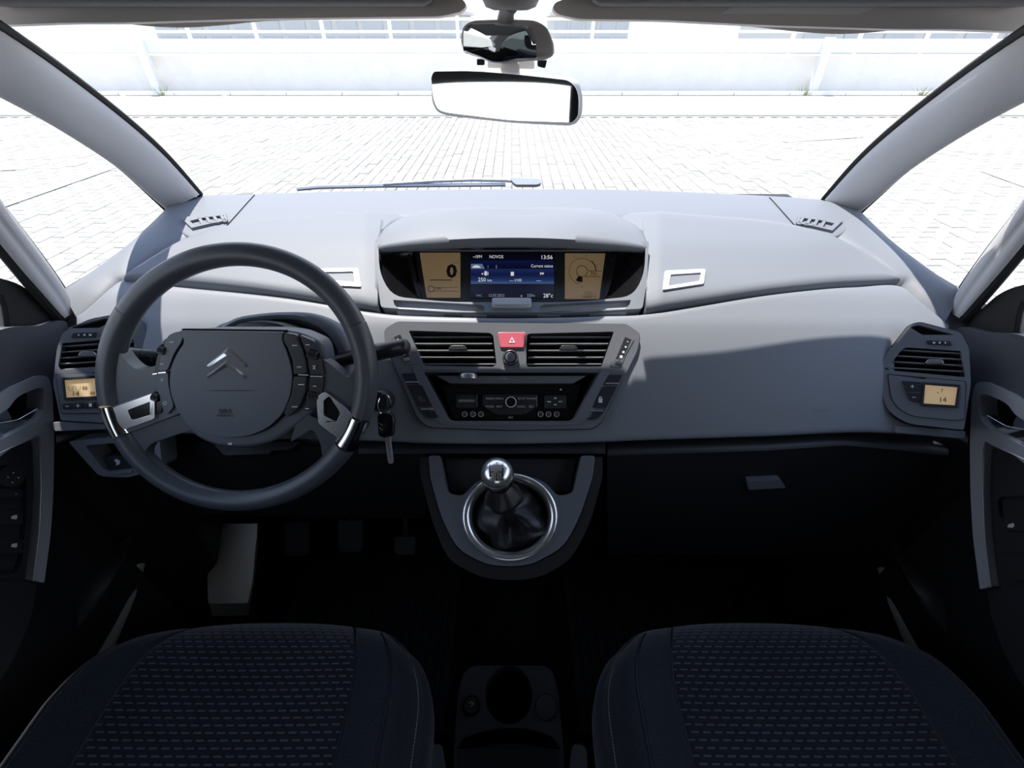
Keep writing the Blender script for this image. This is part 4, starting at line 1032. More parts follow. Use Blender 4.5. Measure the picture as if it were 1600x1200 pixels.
# chrome inserts
fL = [(172, 633, 3), (262, 598, 3), (300, 590, 3), (300, 632, 3), (240, 664, 6), (188, 678, 3), (180, 660, 4)]
spoke([(178, 632), (300, 594), (300, 640), (215, 672), (186, 676)], -.004, .0085, 'insert_plate', m_airbag, .002)
M().plate(plW, rnd([(189, 633, 3), (252, 610, 3), (252, 650, 3), (205, 667, 4), (196, 658, 6)], 4), [rnd([(210, 637, 4), (245, 624, 1), (245, 644, 1), (217, 653, 5)], 3)], .006, .0125).build('chrome_frame', m_badge, sw, bevel=.002, seg=3, label='chrome frame of the left spoke')
spoke([(211, 634), (262, 617), (262, 642), (217, 655)], .004, .0102, 'dark_insert', m_gloss, .001)
spoke([(500, 618), (538, 630), (562, 640), (572, 645), (556, 690), (540, 688), (500, 650)], -.004, .0085, 'insert_plate', m_airbag, .002)
M().plate(plW, rnd([(500, 617, 3), (513, 608, 4), (549, 636, 5), (556, 644, 3), (546, 668, 4), (535, 682, 4), (503, 657, 4)], 3), [rnd([(511, 622, 3), (520, 615, 3), (537, 641, 5), (531, 655, 3), (511, 645, 2)], 3)], .006, .0125).build('chrome_frame', m_badge, sw, bevel=.002, seg=3, label='chrome frame of the right spoke')
spoke([(510, 620), (520, 614), (538, 641), (531, 657), (511, 646)], -.012, .0095, 'dark_insert', m_black, .001)
# hub
hubo = [(282, 528, 14), (296, 517, 6), (330, 514, 10), (440, 514, 10), (470, 518, 10), (505, 534, 12), (512, 570, 10), (512, 612, 14), (498, 640, 14), (462, 668, 16), (430, 690, 20), (395, 698, 20), (360, 699, 20), (325, 692, 20), (295, 672, 20), (272, 645, 14), (253, 605, 10), (255, 570, 10), (266, 545, 10)]
M().prism(plW, rnd(hubo, 10, 5), -.035, .0045).build('hub', m_airbag, sw, bevel=.007, seg=4)
cov = [(291, 515, 2), (449, 517, 2), (447.5, 530, 8), (455, 547, 10), (462, 572, 10), (463.5, 590, 10), (460, 615, 10), (449, 642, 12), (425, 665, 14), (395, 677, 14), (365, 679, 14), (333, 675, 14), (306, 660, 14), (286, 636, 12), (277, 610, 10), (275.5, 590, 10), (278, 570, 10), (288, 548, 10), (300, 532, 8)]
C1 = rnd(cov, 8, 5)
M().prism(plW, [(365 + (x - 365) * 1.03, 592 + (y - 592) * 1.03) for x, y in C1], .002, .0068).build('shadow_gap', m_black, sw, smooth=False)
M().prism(plW, C1, .002, .0132).build('airbag_cover', m_airbag, sw, bevel=.005, seg=4)
M().prism(plW, rnd([(326, 606.6), (350, 605.8), (390, 605.8), (412, 606.6), (390, 607.4), (350, 607.4)], 1), .0128, .0137).build('cover_crease', m_dark, sw, smooth=False)
M().text(plW, 'SRS', 361, 641, 6.5, .0138, 'CENTER', .02, 1.5).text(plW, 'AIRBAG', 361, 646.5, 4.2, .0136, 'CENTER', .01, 1.3).build('embossed_lettering', m_dark, sw, smooth=False)
# badge: two chevrons with faceted faces
def chevron(ax, ay, lx, ly, rx, ry, th_l, th_a, ix, iy):
    mm = M(); h0, h1 = .0132, .0168
    for (ex, ey, sg) in ((lx, ly, 0), (rx, ry, 1)):
        o1 = (ax, ay); o2 = (ex, ey); i1 = (ix, iy); i2 = (ex + (.5 if not sg else -.8), ey + th_l)
        r1 = ((o1[0] + i1[0]) / 2, (o1[1] + i1[1]) / 2); r2 = ((o2[0] + i2[0]) / 2, (o2[1] + i2[1]) / 2)
        vs = [plW.at(*o1, h0), plW.at(*o2, h0), plW.at(*r2, h1), plW.at(*r1, h1 + .001), plW.at(*i2, h0), plW.at(*i1, h0)]
        mm.add(vs, [(0, 1, 2, 3), (3, 2, 4, 5), (1, 4, 2)])
    return mm
chevron(366.3, 540.5, 335.5, 564.5, 393, 565.5, 6, 10, 365, 552.0).build('badge_chevron', m_badge, sw, smooth=False)
chevron(364.2, 559, 334, 582.5, 392.5, 583.5, 5.5, 10, 363.5, 570.5).build('badge_chevron', m_badge, sw, smooth=False)
# control clusters
def ctl(pts, h0, h1, m_=m_button, name='control_pad', bev=.0015): return M().prism(plW, rnd(pts, 3, 4), h0, h1).build(name, m_, sw, bevel=bev)
ctl([(273, 522, 5), (284, 517, 4), (299, 516, 3), (294, 532, 6), (282, 550, 8), (272, 577, 6), (259, 577, 3), (262, 550, 6)], 0, .0125, m_airbag)
ctl([(257, 580, 3), (273, 579, 3), (274, 600, 6), (282, 632, 6), (270, 645, 4), (262, 630, 6), (257, 605, 6)], 0, .0125, m_airbag)
ctl([(263, 530, 4), (273, 524, 3), (261, 548, 4), (257, 578, 2), (249, 580, 2), (252, 560, 6)], 0, .009, m_button, 'outer_control_pad')
ctl([(249, 582, 2), (256, 582, 2), (259, 620, 4), (268, 644, 3), (256, 636, 5), (251, 615, 5)], 0, .009, m_airbag, 'outer_control_pad')
ctl([(451, 518, 3), (469, 521, 4), (482, 550, 8), (486, 581, 3), (465, 583, 3), (463, 560, 8), (455, 540, 6), (449, 530, 4)], 0, .0125)
ctl([(465, 585, 3), (485, 584, 3), (484, 610, 6), (475, 632, 8), (458, 648, 4), (449, 642, 3), (461, 615, 6)], 0, .0125)
ctl([(473, 522, 3), (495, 531, 5), (507, 555, 5), (511, 583, 2), (489, 583, 2), (485, 555, 6)], 0, .010, m_button, 'outer_control_pad')
ctl([(489, 586, 2), (511, 586, 2), (509, 608, 6), (498, 636, 6), (478, 640, 5), (487, 612, 6)], 0, .010, m_button, 'outer_control_pad')
for x0, x1, y0, y1 in ((258.5, 271, 577.6, 579.8), (249.5, 257.5, 579.6, 581.6)): M().prism(plW, [(x0, y0 + 1), (x1, y0), (x1, y1), (x0, y1 + 1)], .010, .0138).build('chrome_blade', m_chrome, sw, bevel=.0005)
for x0, x1, y0, y1 in ((473, 489, 581.2, 583.4), (491.5, 510, 583.4, 585.6)): M().prism(plW, [(x0, y0), (x1, y0 + .6), (x1, y1 + .6), (x0, y1)], .010, .0138).build('chrome_blade', m_chrome, sw, bevel=.0005)
for x, y, r_ in ((494, 552, .0085), (494, 616, .0085), (263.5, 545, .006), (253, 617, .006)):
    a = plW.at(x - r_ * 900, y - 2, .010); b = plW.at(x + r_ * 900, y + 2, .010); o_ = M(); ax = (b - a).normalized(); n_ = 22
    rows = []
    for kk in range(2 * n_):
        th_ = pi * kk / n_; rr = .0068 if kk % 2 else .0060
        up = ax.cross(plW.n)
        v = plW.n * cos(th_) * rr + up * sin(th_) * rr
        rows.append([a.lerp(b, .0) + v * .75, a.lerp(b, .12) + v, a.lerp(b, .88) + v, b + v * .75])
    rows.append(rows[0]); o_.grid(rows); o_.build('scroll_wheel', m_button, sw, smooth=False)
mk = M()
for x, y, w in ((278.5, 532.5, 3), (263.5, 566, 2.5), (467, 537.5, 4), (474, 570.5, 3.5), (477, 597.5, 4.5), (467, 631.5, 4.5), (487, 536.5, 3), (497.5, 600, 2.5), (486, 634.5, 3)):
    mk.prism(plW, [(x - w, y - .7), (x + w, y - .7), (x + w, y + .7), (x - w, y + .7)], .0126, .0129)
mk.prism(plW, [(494.5, 568), (496, 568), (499, 574), (497.5, 574)], .0126, .0129).prism(plW, [(498.5, 568), (499.5, 568), (496, 574), (494.6, 574)], .0126, .0129)
mk.plate(plW, ell(268.3, 626, 2.6, 2.8, 14), [ell(268.3, 626, 1.7, 1.9, 14)], .0126, .0129).plate(plW, [(262, 590), (264, 587), (266, 590), (264, 593.5)], [[(263, 590), (264, 588.4), (265, 590), (264, 592)]], .0126, .0129)
mk.prism(plW, rnd([(360, 689.5), (367, 689.5), (366, 693), (362, 692.5), (360.5, 693.2)], .5), .005, .0060)
mk.build('white_symbol', m_white, sw, smooth=False)
st = M()
for i in range(64):
    a = radians(222 + 90 * i / 63); p = plW.at(372.5 + 184.5 * cos(a), 589.5 - 177.5 * sin(a), .004); q = plW.at(372.5 + 184.5 * cos(a + .012), 589.5 - 177.5 * sin(a + .012), .004)
    st.tube([p, q], .0005, 5)
for i in range(36):
    a = radians(150 + 36 * i / 35); p = plW.at(372.5 + 184.5 * cos(a), 589.5 - 177.5 * sin(a), .006); q = plW.at(372.5 + 181 * cos(a + .012), 589.5 - 174 * sin(a + .012), .002)
    st.tube([p, q], .0004, 5)
o = st.build('stitching', m_faint, sw, smooth=False); o['kind'] = 'stuff'
# column shroud + binnacle with warning lamps
cs = thing('steering_column', 'grey steering column shroud with a curved lens of warning lamps on top', 'steering column', U(400, 620, .74))
plB = Pl(U(400, 560, .675), (0, -cos(aw + .15), sin(aw + .15)))
bo = []
do = [(318, 640), (318, 560), (330, 520), (362, 497), (400, 489), (440, 486), (480, 488), (515, 500), (538, 522), (549, 560), (552, 600), (545, 640)]
di = [(330, 640), (330, 568), (342, 532), (368, 508), (400, 501), (440, 498), (470, 502), (500, 516), (520, 540), (528, 565), (531, 600), (527, 640)]
do_ = [(v.x, v.y) for v in smooth_line(do, 5)]; di_ = [(v.x, v.y) for v in smooth_line(di, 5)]
bm_ = M(); rows = []
for p, q in zip(do_, di_):
    m1 = ((p[0] + q[0]) / 2, (p[1] + q[1]) / 2)
    rows.append([plB.at(*p, -.12) + Vector((0, 0, -.02)), plB.at(p[0], p[1], -.02), plB.at(p[0] * .75 + m1[0] * .25, p[1] * .75 + m1[1] * .25, -.004), plB.at(*m1, 0), plB.at(q[0] * .8 + m1[0] * .2, q[1] * .8 + m1[1] * .2, -.003), plB.at(*q, -.012), plB.at(q[0], q[1], -.06)])
bm_.grid(rows).build('binnacle_hood', m_dash, cs, sharp=60)
M().prism(plB, [(p[0], p[1]) for p in di_], -.06, -.03).build('binnacle_face', m_dark, cs)
lens = [(v.x, v.y) for v in smooth_line([(330, 514), (350, 506), (385, 503), (410, 503), (435, 507), (452, 516)], 4)]
lens2 = [(v.x, v.y) for v in smooth_line([(322, 516), (345, 503.5), (385, 499.5), (415, 500), (445, 504.5), (480, 520)], 4)]
M().prism(plB, lens2 + [(480, 560), (322, 560)], -.026, -.006).build('lamp_housing', m_silverp, cs, bevel=.003)
M().prism(plB, lens + [(450, 540), (332, 540)], -.008, -.0045).build('warning_lens', m_gloss, cs, bevel=.001)
mk = M()
for x, y in ((375, 511), (385, 511.5), (395, 511.5), (402, 511.5), (418, 511.5)): mk.prism(plB, [(x - 2.2, y + 1), (x + 2.2, y + 1), (x + .6, y - 2.2), (x - .6, y - 2.2)], -.0045, -.0042)
mk.build('warning_symbol', m_faint, cs, smooth=False)
M().loops([plB.at(x, y, -.018) for x, y in ((315, 560), (545, 560), (520, 700), (340, 700))], [plB.at(x, y, -.13) for x, y in ((315, 560), (545, 560), (500, 720), (350, 720))]).build('shroud', m_dark, cs, bevel=.012, seg=3)
plS = Pl(U(420, 700, .69), (0, -.5, .85))
M().prism(plS, rnd([(330, 690, 6), (470, 690, 6), (455, 702, 4), (425, 704, 3), (420, 709, 2), (350, 712, 5)], 4), -.02, 0).build('lower_shroud', m_low, cs, bevel=.003)
# stalks
def stalk(nm, lab, p0, p1, r0, r1, marks):
    t = thing(nm, lab, 'stalk', p0)
    d = (p1 - p0).normalized(); L_ = (p1 - p0).length
    M().lathe(p0, d, [(r0 * .75, -.04), (r0 * .85, 0), (r0, L_ * .12), (r0, L_ * .5), (r0 * .98, L_ * .52), (r0 * .9, L_ * .525), (r0 * .98, L_ * .53), (r1, L_ * .92), (r1 * .92, L_ * .985), (r1 * .6, L_)], 28).build('stalk_body', m_button, t, sharp=50)
    M().lathe(p0 + d * L_ * .90, d, [(r1 * .9, 0), (r1 * .85, L_ * .115), (r1 * .6, L_ * .14), (.001, L_ * .15)], 28).build('end_cap', m_dark, t, sharp=50)
    pk = Pl((p0 + p1) / 2 + (CAM - p0).normalized() * (r0 + .0006), (CAM - p0) - d * (CAM - p0).dot(d))
    q = M()
    for x, y, k in marks:
        if k == 'o': q.plate(pk, ell(x, y, 2.2, 2.2, 12), [ell(x, y, 1.3, 1.3, 12)], 0, .0003)
        else: q.prism(pk, [(x - 1.2, y - .8), (x + 1.2, y - .8), (x + 1.2, y + .8), (x - 1.2, y + .8)], 0, .0003)
    q.build('white_symbol', m_faint, t, smooth=False)
    return t
stalk('light_stalk', 'black light control stalk left of the steering hub', U(268, 562, .668), U(186, 555, .650), .0125, .0118, [(213, 559, 'o'), (236, 557, 'o'), (236, 551, '.'), (236, 563, '.'), (231, 556, '.'), (242, 557, '.'), (223, 553, '.')])
stalk('wiper_stalk', 'black wiper control stalk right of the steering wheel rim', U(552, 558, .672), U(634, 541, .640), .0125, .0115, [(600, 549, 'o'), (594, 543, '.')])
M().prism(Pl(U(220, 575, .672), (0, -.8, .6)), rnd([(180, 568), (236, 572), (240, 585), (180, 585)], 3), -.01, 0).build('switch_carrier', m_low, cs, bevel=.003)

# ignition key
kp_ = Pl(U(603, 660, .70), (0, -.80, .60))
key = thing('ignition_key', 'black car key with chrome ring and bare blade hanging beside the column', 'key', kp_.at(603, 650))
M().prism(kp_, rnd([(588, 612, 3), (603, 615, 3), (604, 640, 3), (594, 645, 3)], 2), -.012, -.003).build('key_in_lock', m_dark, key, bevel=.002)
M().lathe(kp_.at(588, 628, -.05), kp_.n, [(.017, 0), (.017, .03), (.014, .034), (.001, .034)], 28).build('ignition_barrel', m_dark, key)
rp_ = [kp_.at(600.5 + 10 * cos(a), 631 - 15.5 * sin(a), .003 * sin(a * 2)) for a in [2 * pi * i / 36 for i in range(36)]]
M().tube(rp_, .0011, 8, closed=True).build('key_ring', m_chrome, key)
M().prism(kp_, rnd([(590, 647, 4), (603, 643, 4), (613, 645, 5), (618, 655, 5), (616, 680, 4), (600, 684, 3), (592, 680, 3)], 3, 5), -.006, .005).build('key_fob', m_gloss, key, bevel=.0035, seg=3)
M().prism(kp_, [(592.5, 660), (594.5, 660), (600, 664), (598.5, 665)], .005, .0054).prism(kp_, [(592.5, 667), (594.5, 667), (600, 671), (598.5, 672)], .005, .0054).build('fob_mark', m_faint, key, smooth=False)
M().prism(kp_, rnd([(600.5, 683), (610, 683), (614.5, 722), (612, 725), (607, 724.5), (605.5, 720)], 1), -.003, -.0005).build('key_blade', m_satin, key, bevel=.0005)
M().prism(kp_, [(606, 690), (607, 690), (610.5, 716), (609.4, 716)], -.0005, .0002).build('blade_groove', m_faint, key, smooth=False)

# ================================================================== GEAR CONSOLE
gc = U(797, 808, .73)
sl_ = radians(38)
plG2 = Pl(gc, (0, -sin(sl_), cos(sl_)))
con = thing('gear_console', 'dark grey console shield around the gear lever under the centre panel', 'console', gc)
shield = rnd([(670, 712, 4), (688, 712, 4), (700, 770, 6), (722, 776, 10), (745, 752, 10), (797, 735, 30), (850, 752, 10), (872, 776, 10), (895, 770, 6), (908, 712, 4), (930, 712, 6), (926, 745, 10), (905, 810, 30), (880, 855, 20), (830, 882, 30), (797, 885, 30), (760, 882, 30), (715, 858, 20), (690, 810, 30), (672, 745, 10)], 5, 5)
ringh = ell(797, 808, 70, 64, 40)
M().plate(plG2, shield, [ringh], -.02, .002).build('shield', m_panel, con, bevel=.004, seg=3)
outer = rnd([(655, 714, 4), (942, 714, 4), (942, 745, 10), (922, 820, 30), (892, 875, 20), (845, 903, 30), (797, 908, 30), (750, 903, 30), (700, 875, 20), (676, 820, 30), (657, 745, 10)], 5, 5)
inn = rnd([(669, 714, 4), (931, 714, 4), (927, 746, 10), (907, 811, 30), (881, 857, 20), (831, 884, 30), (797, 887, 30), (760, 884, 30), (714, 860, 20), (689, 811, 30), (670, 746, 10)], 5, 5)
M().plate(plG2, outer, [inn], -.04, -.002).build('outer_rim', m_low, con, bevel=.006, seg=3)
M().prism(plG2, outer, -.09, -.035).build('console_body', m_low, con, bevel=.004)
M().prism(plG2, [(690, 714), (905, 714), (895, 770), (700, 770)], -.035, -.022).build('tray_floor', m_dark, con, bevel=.003)
M().prism(plG2, ell(797, 808, 72, 66, 40), -.033, -.020).build('well', m_black, con)
rr_ = M()
prof = [(74, .001), (75, .006), (73, .0095), (69, .0105), (64, .0085), (60.5, .003), (59.5, -.006)]
rows = []
for rr, h in prof: rows.append([plG2.at(797 + rr * cos(2 * pi * i / 64), 808 - rr * .925 * sin(2 * pi * i / 64), h) for i in range(64)])
rr_.grid(rows, True).build('chrome_ring', m_badge, con, sharp=70, label='broad chrome ring around the gaiter')
rows = []
for rr, h in ((60, -.004), (57, -.010), (53, -.016)): rows.append([plG2.at(797 + rr * cos(2 * pi * i / 64), 808 - rr * .925 * sin(2 * pi * i / 64), h) for i in range(64)])
M().grid(rows, True).build('inner_ring', m_gloss, con, sharp=70)
# lever
kn = U(777, 742, .672)
gl = thing('gear_lever', 'gear lever with chrome capped round knob and black leather gaiter', 'gear lever', plG2.at(797, 812, -.015))
base = plG2.at(799, 818, -.018)
up_ = (kn - base).normalized(); su = up_.cross(Vector((1, 0, 0))).normalized(); sv = up_.cross(su)
Lv = (kn - base).length
rows = []
nb = 72
for k in range(26):
    t = k / 25
    c = base.lerp(kn, t * .80)
    row = []
    for i in range(nb):
        a = 2 * pi * i / nb
        fold = cos(4 * a + .8) * .45 + cos(7 * a + 2 + 3 * t) * .2
        R = .050 * (1 - t) ** .9 * (1.0 + .30 * fold * (1 - t) ** .5) + .0135
        R *= 1 + .10 * sin(9 * t + 2 * sin(a)) * (1 - t)
        pl_p = plG2.at(799 + 0, 818, -.018)
        e1 = Vector((1, 0, 0)); e2 = plG2.n.cross(e1)
        flat_v = (e1 * cos(a) + e2 * sin(a)) * R
        up_v = (sv * cos(a) - su * sin(a)) * R
        puff = plG2.n * (.020 * sin(pi * min(1, t * 2.4)) * (1 - t) * (.6 + .6 * cos(3 * a + 1)))
        row.append(c + flat_v.lerp(up_v, min(1, t * 1.4)) + puff)
    rows.append(row)
M().grid(rows, True).build('gaiter', m_leather2, gl, sharp=80)
M().tube([base.lerp(kn, .05), base.lerp(kn, .6), base.lerp(kn, .9)], [.012, .0125, .011], 20).build('shaft', m_leather2, gl)
M().lathe(base.lerp(kn, .62), up_, [(.0145, 0), (.016, .006), (.0135, .016), (.0125, .03)], 28).build('collar', m_satin, gl)
kr = .0245
ax = (CAM - kn).normalized() * .75 + up_ * .5; ax.normalize()
M().lathe(kn, up_, [(.001, -.026), (.012, -.030), (.016, -.024), (.022, -.014), (kr, -.002), (kr * .98, .006), (.020, .0135), (.012, .018), (.001, .020)], 40).build('knob', m_gloss, gl, sharp=70)
M().lathe(kn + ax * .004, ax, [(.0232, -.001), (.0238, .003), (.0225, .0085), (.019, .0135), (.0145, .017), (.009, .0195), (.004, .0205), (.0005, .0208)], 48).build('chrome_cap', m_badge, gl, sharp=80, label='chrome cap engraved with the gear pattern')
pn = Pl(kn + ax * .0243, ax)
q = M()
for t_, x, y in (('1', 765, 729), ('3', 776, 727), ('5', 785.5, 728), ('2', 765, 752), ('4', 776, 752), ('R', 786, 752)): q.text(pn, t_, x, y, 5.2, -.0012, 'CENTER', .01)
for x in (765, 776, 786): q.prism(pn, [(x - .5, 731), (x + .5, 731), (x + .5, 745), (x - .5, 745)], -.0022, .0002)
q.prism(pn, [(764.5, 737), (786.5, 737), (786.5, 738), (764.5, 738)], -.0022, .0002)
q.build('gear_pattern', m_black, gl, smooth=False)

# ================================================================== CONSOLE BETWEEN THE SEATS
bz = .60
cc = thing('cup_console', 'low black console between the seats with a cup holder', 'console', (0, .26, .4))
plZ = Pl((0, .25, bz), (0, -.12, 1))
co = rnd([(728, 1040, 22), (862, 1040, 22), (872, 1080, 20), (880, 1160, 10), (884, 1260, 4), (706, 1260, 4), (710, 1160, 10), (716, 1080, 20)], 8, 5)
cup = ell(795, 1086, 37, 46, 36); tray = rnd([(716, 1156, 14), (760, 1140, 20), (800, 1136, 20), (840, 1140, 20), (872, 1156, 14), (876, 1262, 2), (712, 1262, 2)], 6, 5)
M().plate(plZ, co, [cup, tray], -.16, 0, -.09).build('console_top', m_dark, cc, bevel=.004, seg=3)
M().prism(plZ, cup, -.10, -.09).build('cup_holder', m_black, cc)
M().prism(plZ, rnd([(722, 1172, 12), (760, 1162, 20), (800, 1159, 20), (840, 1162, 20), (866, 1172, 12), (868, 1300, 2), (720, 1300, 2)], 6, 5), -.06, -.016).build('tray_insert', m_low, cc, bevel=.005)
c0 = plZ.at(737, 1104, 0)
M().lathe(c0, plZ.n, [(.017, 0), (.017, .001), (.0155, .002), (.0145, -.004), (.001, -.004)], 32).build('socket_rim', m_low, cc)
lt = thing('cigarette_lighter', 'round black lighter plug at the left of the cup holder', 'lighter', c0)
M().lathe(c0, plZ.n, [(.0135, -.004), (.0135, .010), (.012, .013), (.001, .0135)], 32).build('lighter_knob', m_gloss, lt)
M().prism(plZ, [(734, 1101), (738, 1098.5), (742, 1102), (737, 1107), (736, 1105.8), (740, 1102), (737.6, 1100), (735, 1102)], .0136, .014).build('cigarette_mark', m_faint, lt, smooth=False)
c0 = plZ.at(853, 1105, 0)
tag(M().lathe(c0, plZ.n, [(.0195, -.002), (.0195, .006), (.0175, .0085), (.001, .009)], 36).build('round_cap', m_dark), 'plain round black cap at the right of the cup holder', 'cap')
hb = M().loops([Vector((-.09, .62, .36)), Vector((.09, .62, .36)), Vector((.10, -.3, .36)), Vector((-.10, -.3, .36))], [Vector((-.075, .62, .42)), Vector((.075, .62, .42)), Vector((.085, -.3, .42)), Vector((-.085, -.3, .42))])
tag(hb.build('floor_tunnel', m_carpet, bevel=.02), 'low carpeted hump between the front seats', 'floor hump', kind='structure')
for s in (-1, 1):
    # seat belt buckles at the frame bottom
    bk = thing('belt_buckle', 'rounded black belt buckle beside the inner edge of the %s seat' % ('left' if s < 0 else 'right'), 'belt buckle', (s * .115, .12, .62))
    p_ = Pl((s * .125, .13, .66), (-s * .5, -.3, .8))
    x0 = 690 if s < 0 else 905
    M().prism(p_, rnd([(x0 - 22, 1165, 12), (x0 + 2, 1160, 14), (x0 + 8, 1200, 8), (x0 + 8, 1240, 4), (x0 - 26, 1240, 4)] if s < 0 else [(1600 - x0 + 2 + 196, 1160, 14), (1600 - x0 + 222, 1165, 12), (1600 - x0 + 226, 1240, 4), (1600 - x0 + 190, 1240, 4)], 8, 5), -.02, .0).build('buckle_body', m_low, bk, bevel=.006, seg=3)

# ================================================================== SEATS
def seat(xc, lab, mirror):
    s_ = thing('front_seat', lab, 'seat', (xc, .0, .40), 'front seats')
    z0 = .808; yf = .352; yb = -.30
    def wid(y):
        t = max(0, (y - (yf - .14)) / .14)
        return .272 * (1 - .215 * t ** 2.6)
    def P(a, y, dz=0):
        w = wid(y); ar = a
        x = xc + w * a - (.0 if not mirror else 0)
        side = abs(a)
        z = z0 + .10 * (y - .3) * -.25
        z += .020 * math.exp(-((side - .82) / .14) ** 2) * min(1, max(.25, (yf - y) / .12))
        z -= .012 * (1 - side ** 2)
        if side > .86: z -= .05 * ((side - .86) / .14) ** 2.2
        fr = max(0, (y - (yf - .07)) / .07); z -= .045 * fr ** 2.4
        fr2 = .014 * side ** 3 * fr
        for sm in (-.62 if not mirror else -.62, .62): z -= .004 * math.exp(-((a - sm) / .018) ** 2)
        return Vector((x, y - .030 * side ** 2.5 * 1.0 * min(1, max(0, (y + .1) / .4)) , z + dz))
    def patch_(a0, a1, na, ny=46):
        rows = []
        for i in range(ny + 1):
            y = lp(yb, yf, 1 - (1 - i / ny) ** 1.6)
            rows.append([P(lp(a0, a1, j / na), y) for j in range(na + 1)])
        return rows
    M().grid(patch_(-.62, .62, 40)).build('seat_insert', m_insert, s_, sharp=80, label='striped fabric centre panel')
    M().grid(patch_(-1, -.62, 18)).build('bolster', m_bolst, s_, sharp=80)
    M().grid(patch_(.62, 1, 18)).build('bolster', m_bolst, s_, sharp=80)
    # skirt around the cushion
    per = [P(-1, lp(yb, yf, 1 - (1 - i / 30) ** 1.6)) for i in range(31)] + [P(lp(-1, 1, j / 40), yf) for j in range(1, 40)] + [P(1, lp(yb, yf, 1 - (1 - i / 30) ** 1.6)) for i in range(30, -1, -1)]
    c = Vector((xc, 0, 0)); rows = []
    for k, (dz, gr) in enumerate(((0, 0), (-.012, .006), (-.03, .010), (-.07, .008), (-.14, -.010))):
        row = []
        for p in per:
            d = Vector((p.x - xc, (p.y - .05) * .8, 0)).normalized(); row.append(p + d * gr + Vector((0, 0, dz)))
        rows.append(row)
    M().grid(rows).build('cushion_side', m_bolst, s_, sharp=80)
    # seam pipings
    for a in (-.62, .62, -.84, .84):
        pts = [P(a, lp(-.1, yf - (.006 if abs(a) > .7 else .0), i / 30), .0005) for i in range(31)]
        M().tube(pts, .0014, 6).build('piping', m_low, s_)
    st = M(); a = .975 if xc < 0 else -.975
    for i in range(70):
        y = lp(.02, yf - .05, i / 70); st.tube([P(a, y, .001), P(a, y + .0028, .001)], .0006, 5)
    o = st.build('stitching', m_stitch, s_, smooth=False); o['kind'] = 'stuff'
    # plastic base and backrest behind the viewer
    M().box((xc, .02, .50), (.44, .52, .26)).build('seat_base', m_low, s_, bevel=.02)
    bk_ = M(); rows = []
    for i in range(15):
        t = i / 14; y = -.22 - .20 * t - .0; z = .78 + .60 * t; w = .26 - .05 * t
        rows.append([Vector((xc + w * cos(q_), y - .02 + (.06 + .02 * abs(cos(q_))) * sin(q_), z)) for q_ in [2 * pi * k / 24 for k in range(24)]])
    bk_.grid(rows, True); bk_.f.append(tuple(len(bk_.v) - 24 + k for k in range(24)))
    bk_.build('backrest', m_bolst, s_, sharp=60)
    M().box((xc, -.47, 1.47), (.25, .08, .15)).build('headrest', m_bolst, s_, bevel=.03, seg=4)
    return s_
seat(-.398, 'left front seat with dark striped fabric cushion behind the steering wheel', False)
seat(.402, 'right front seat with dark striped fabric cushion facing the glovebox', True)

# ================================================================== FOOTWELL
pr = U(360, 900, 1.08)
plR = Pl(pr, (0, -.62, .78))
fr_ = thing('footrest', 'bare brushed metal footrest plate in the left footwell', 'footrest', pr)
rows = []
EL = smooth_line([(346, 818), (340, 840), (330, 872), (326, 905), (327, 942)], 6); ER = smooth_line([(404, 818), (402, 842), (399, 872), (396, 905), (389, 941)], 6)
for a, b in zip(EL, ER): rows.append([plR.at(lp(a.x, b.x, k / 8), lp(a.y, b.y, k / 8), .004 + .012 * sin(pi * k / 8) * .3) for k in range(9)])
rows = [[v for v in r] for r in rows]
low = [[v - plR.n * .01 for v in r] for r in rows]
mm = M().grid(rows); mm.grid(low)
mm.build('plate', m_steel, fr_, sharp=50)
plR2 = Pl(plR.at(360, 943, .004), (0, -.95, .3))
M().prism(plR2, [(327, 943), (389.5, 942), (388, 962), (331, 963)], -.01, 0).build('folded_lip', m_steel, fr_, bevel=.001)
def pedal(nm, lab, cx, cy, w, h, d, ribs, vert=False):
    c = U(cx, cy, d); p_ = Pl(c, (0, -.75, .66)); t = thing(nm, lab, 'pedal', c, 'foot pedals' if not vert else None)
    q = [(cx - w / 2, cy - h / 2, 5), (cx + w / 2, cy - h / 2, 5), (cx + w / 2 - 1, cy + h / 2, 6), (cx - w / 2 + 2, cy + h / 2, 6)]
    M().prism(p_, rnd(q, 4), -.012, 0).build('pad', m_pedal, t, bevel=.002)
    for k in range(ribs):
        if vert:
            x = lp(cx - w / 2 + 4, cx + w / 2 - 4, k / (ribs - 1)); M().prism(p_, [(x - 1, cy - h / 2 + 3), (x + 1, cy - h / 2 + 3), (x + 1, cy + h / 2 - 3), (x - 1, cy + h / 2 - 3)], 0, .003).build('rib', m_pedal, t, bevel=.0006, seg=1)
        else:
            y = lp(cy - h / 2 + 4, cy + h / 2 - 4, k / (ribs - 1)); M().prism(p_, [(cx - w / 2 + 4, y - 1), (cx + w / 2 - 4, y - 1), (cx + w / 2 - 4, y + 1), (cx - w / 2 + 4, y + 1)], 0, .003).build('rib', m_pedal, t, bevel=.0006, seg=1)
    M().tube([c + p_.n * -.012, c + Vector((0, .10, .10)), Vector((c.x, 1.0, c.z + .22))], .008, 8).build('pedal_arm', m_low, t)
m_pedal = mat('worn_pedal_rubber', (.055, .05, .045), .5)
pedal('clutch_pedal', 'ribbed clutch pedal, leftmost of the three pedals', 463, 842, 40, 52, 1.20, 8)
pedal('brake_pedal', 'ribbed brake pedal, middle of the three pedals', 547, 838, 40, 50, 1.20, 8)
pedal('accelerator_pedal', 'small accelerator pedal, rightmost of the three pedals', 632, 853, 34, 28, 1.18, 6, True)
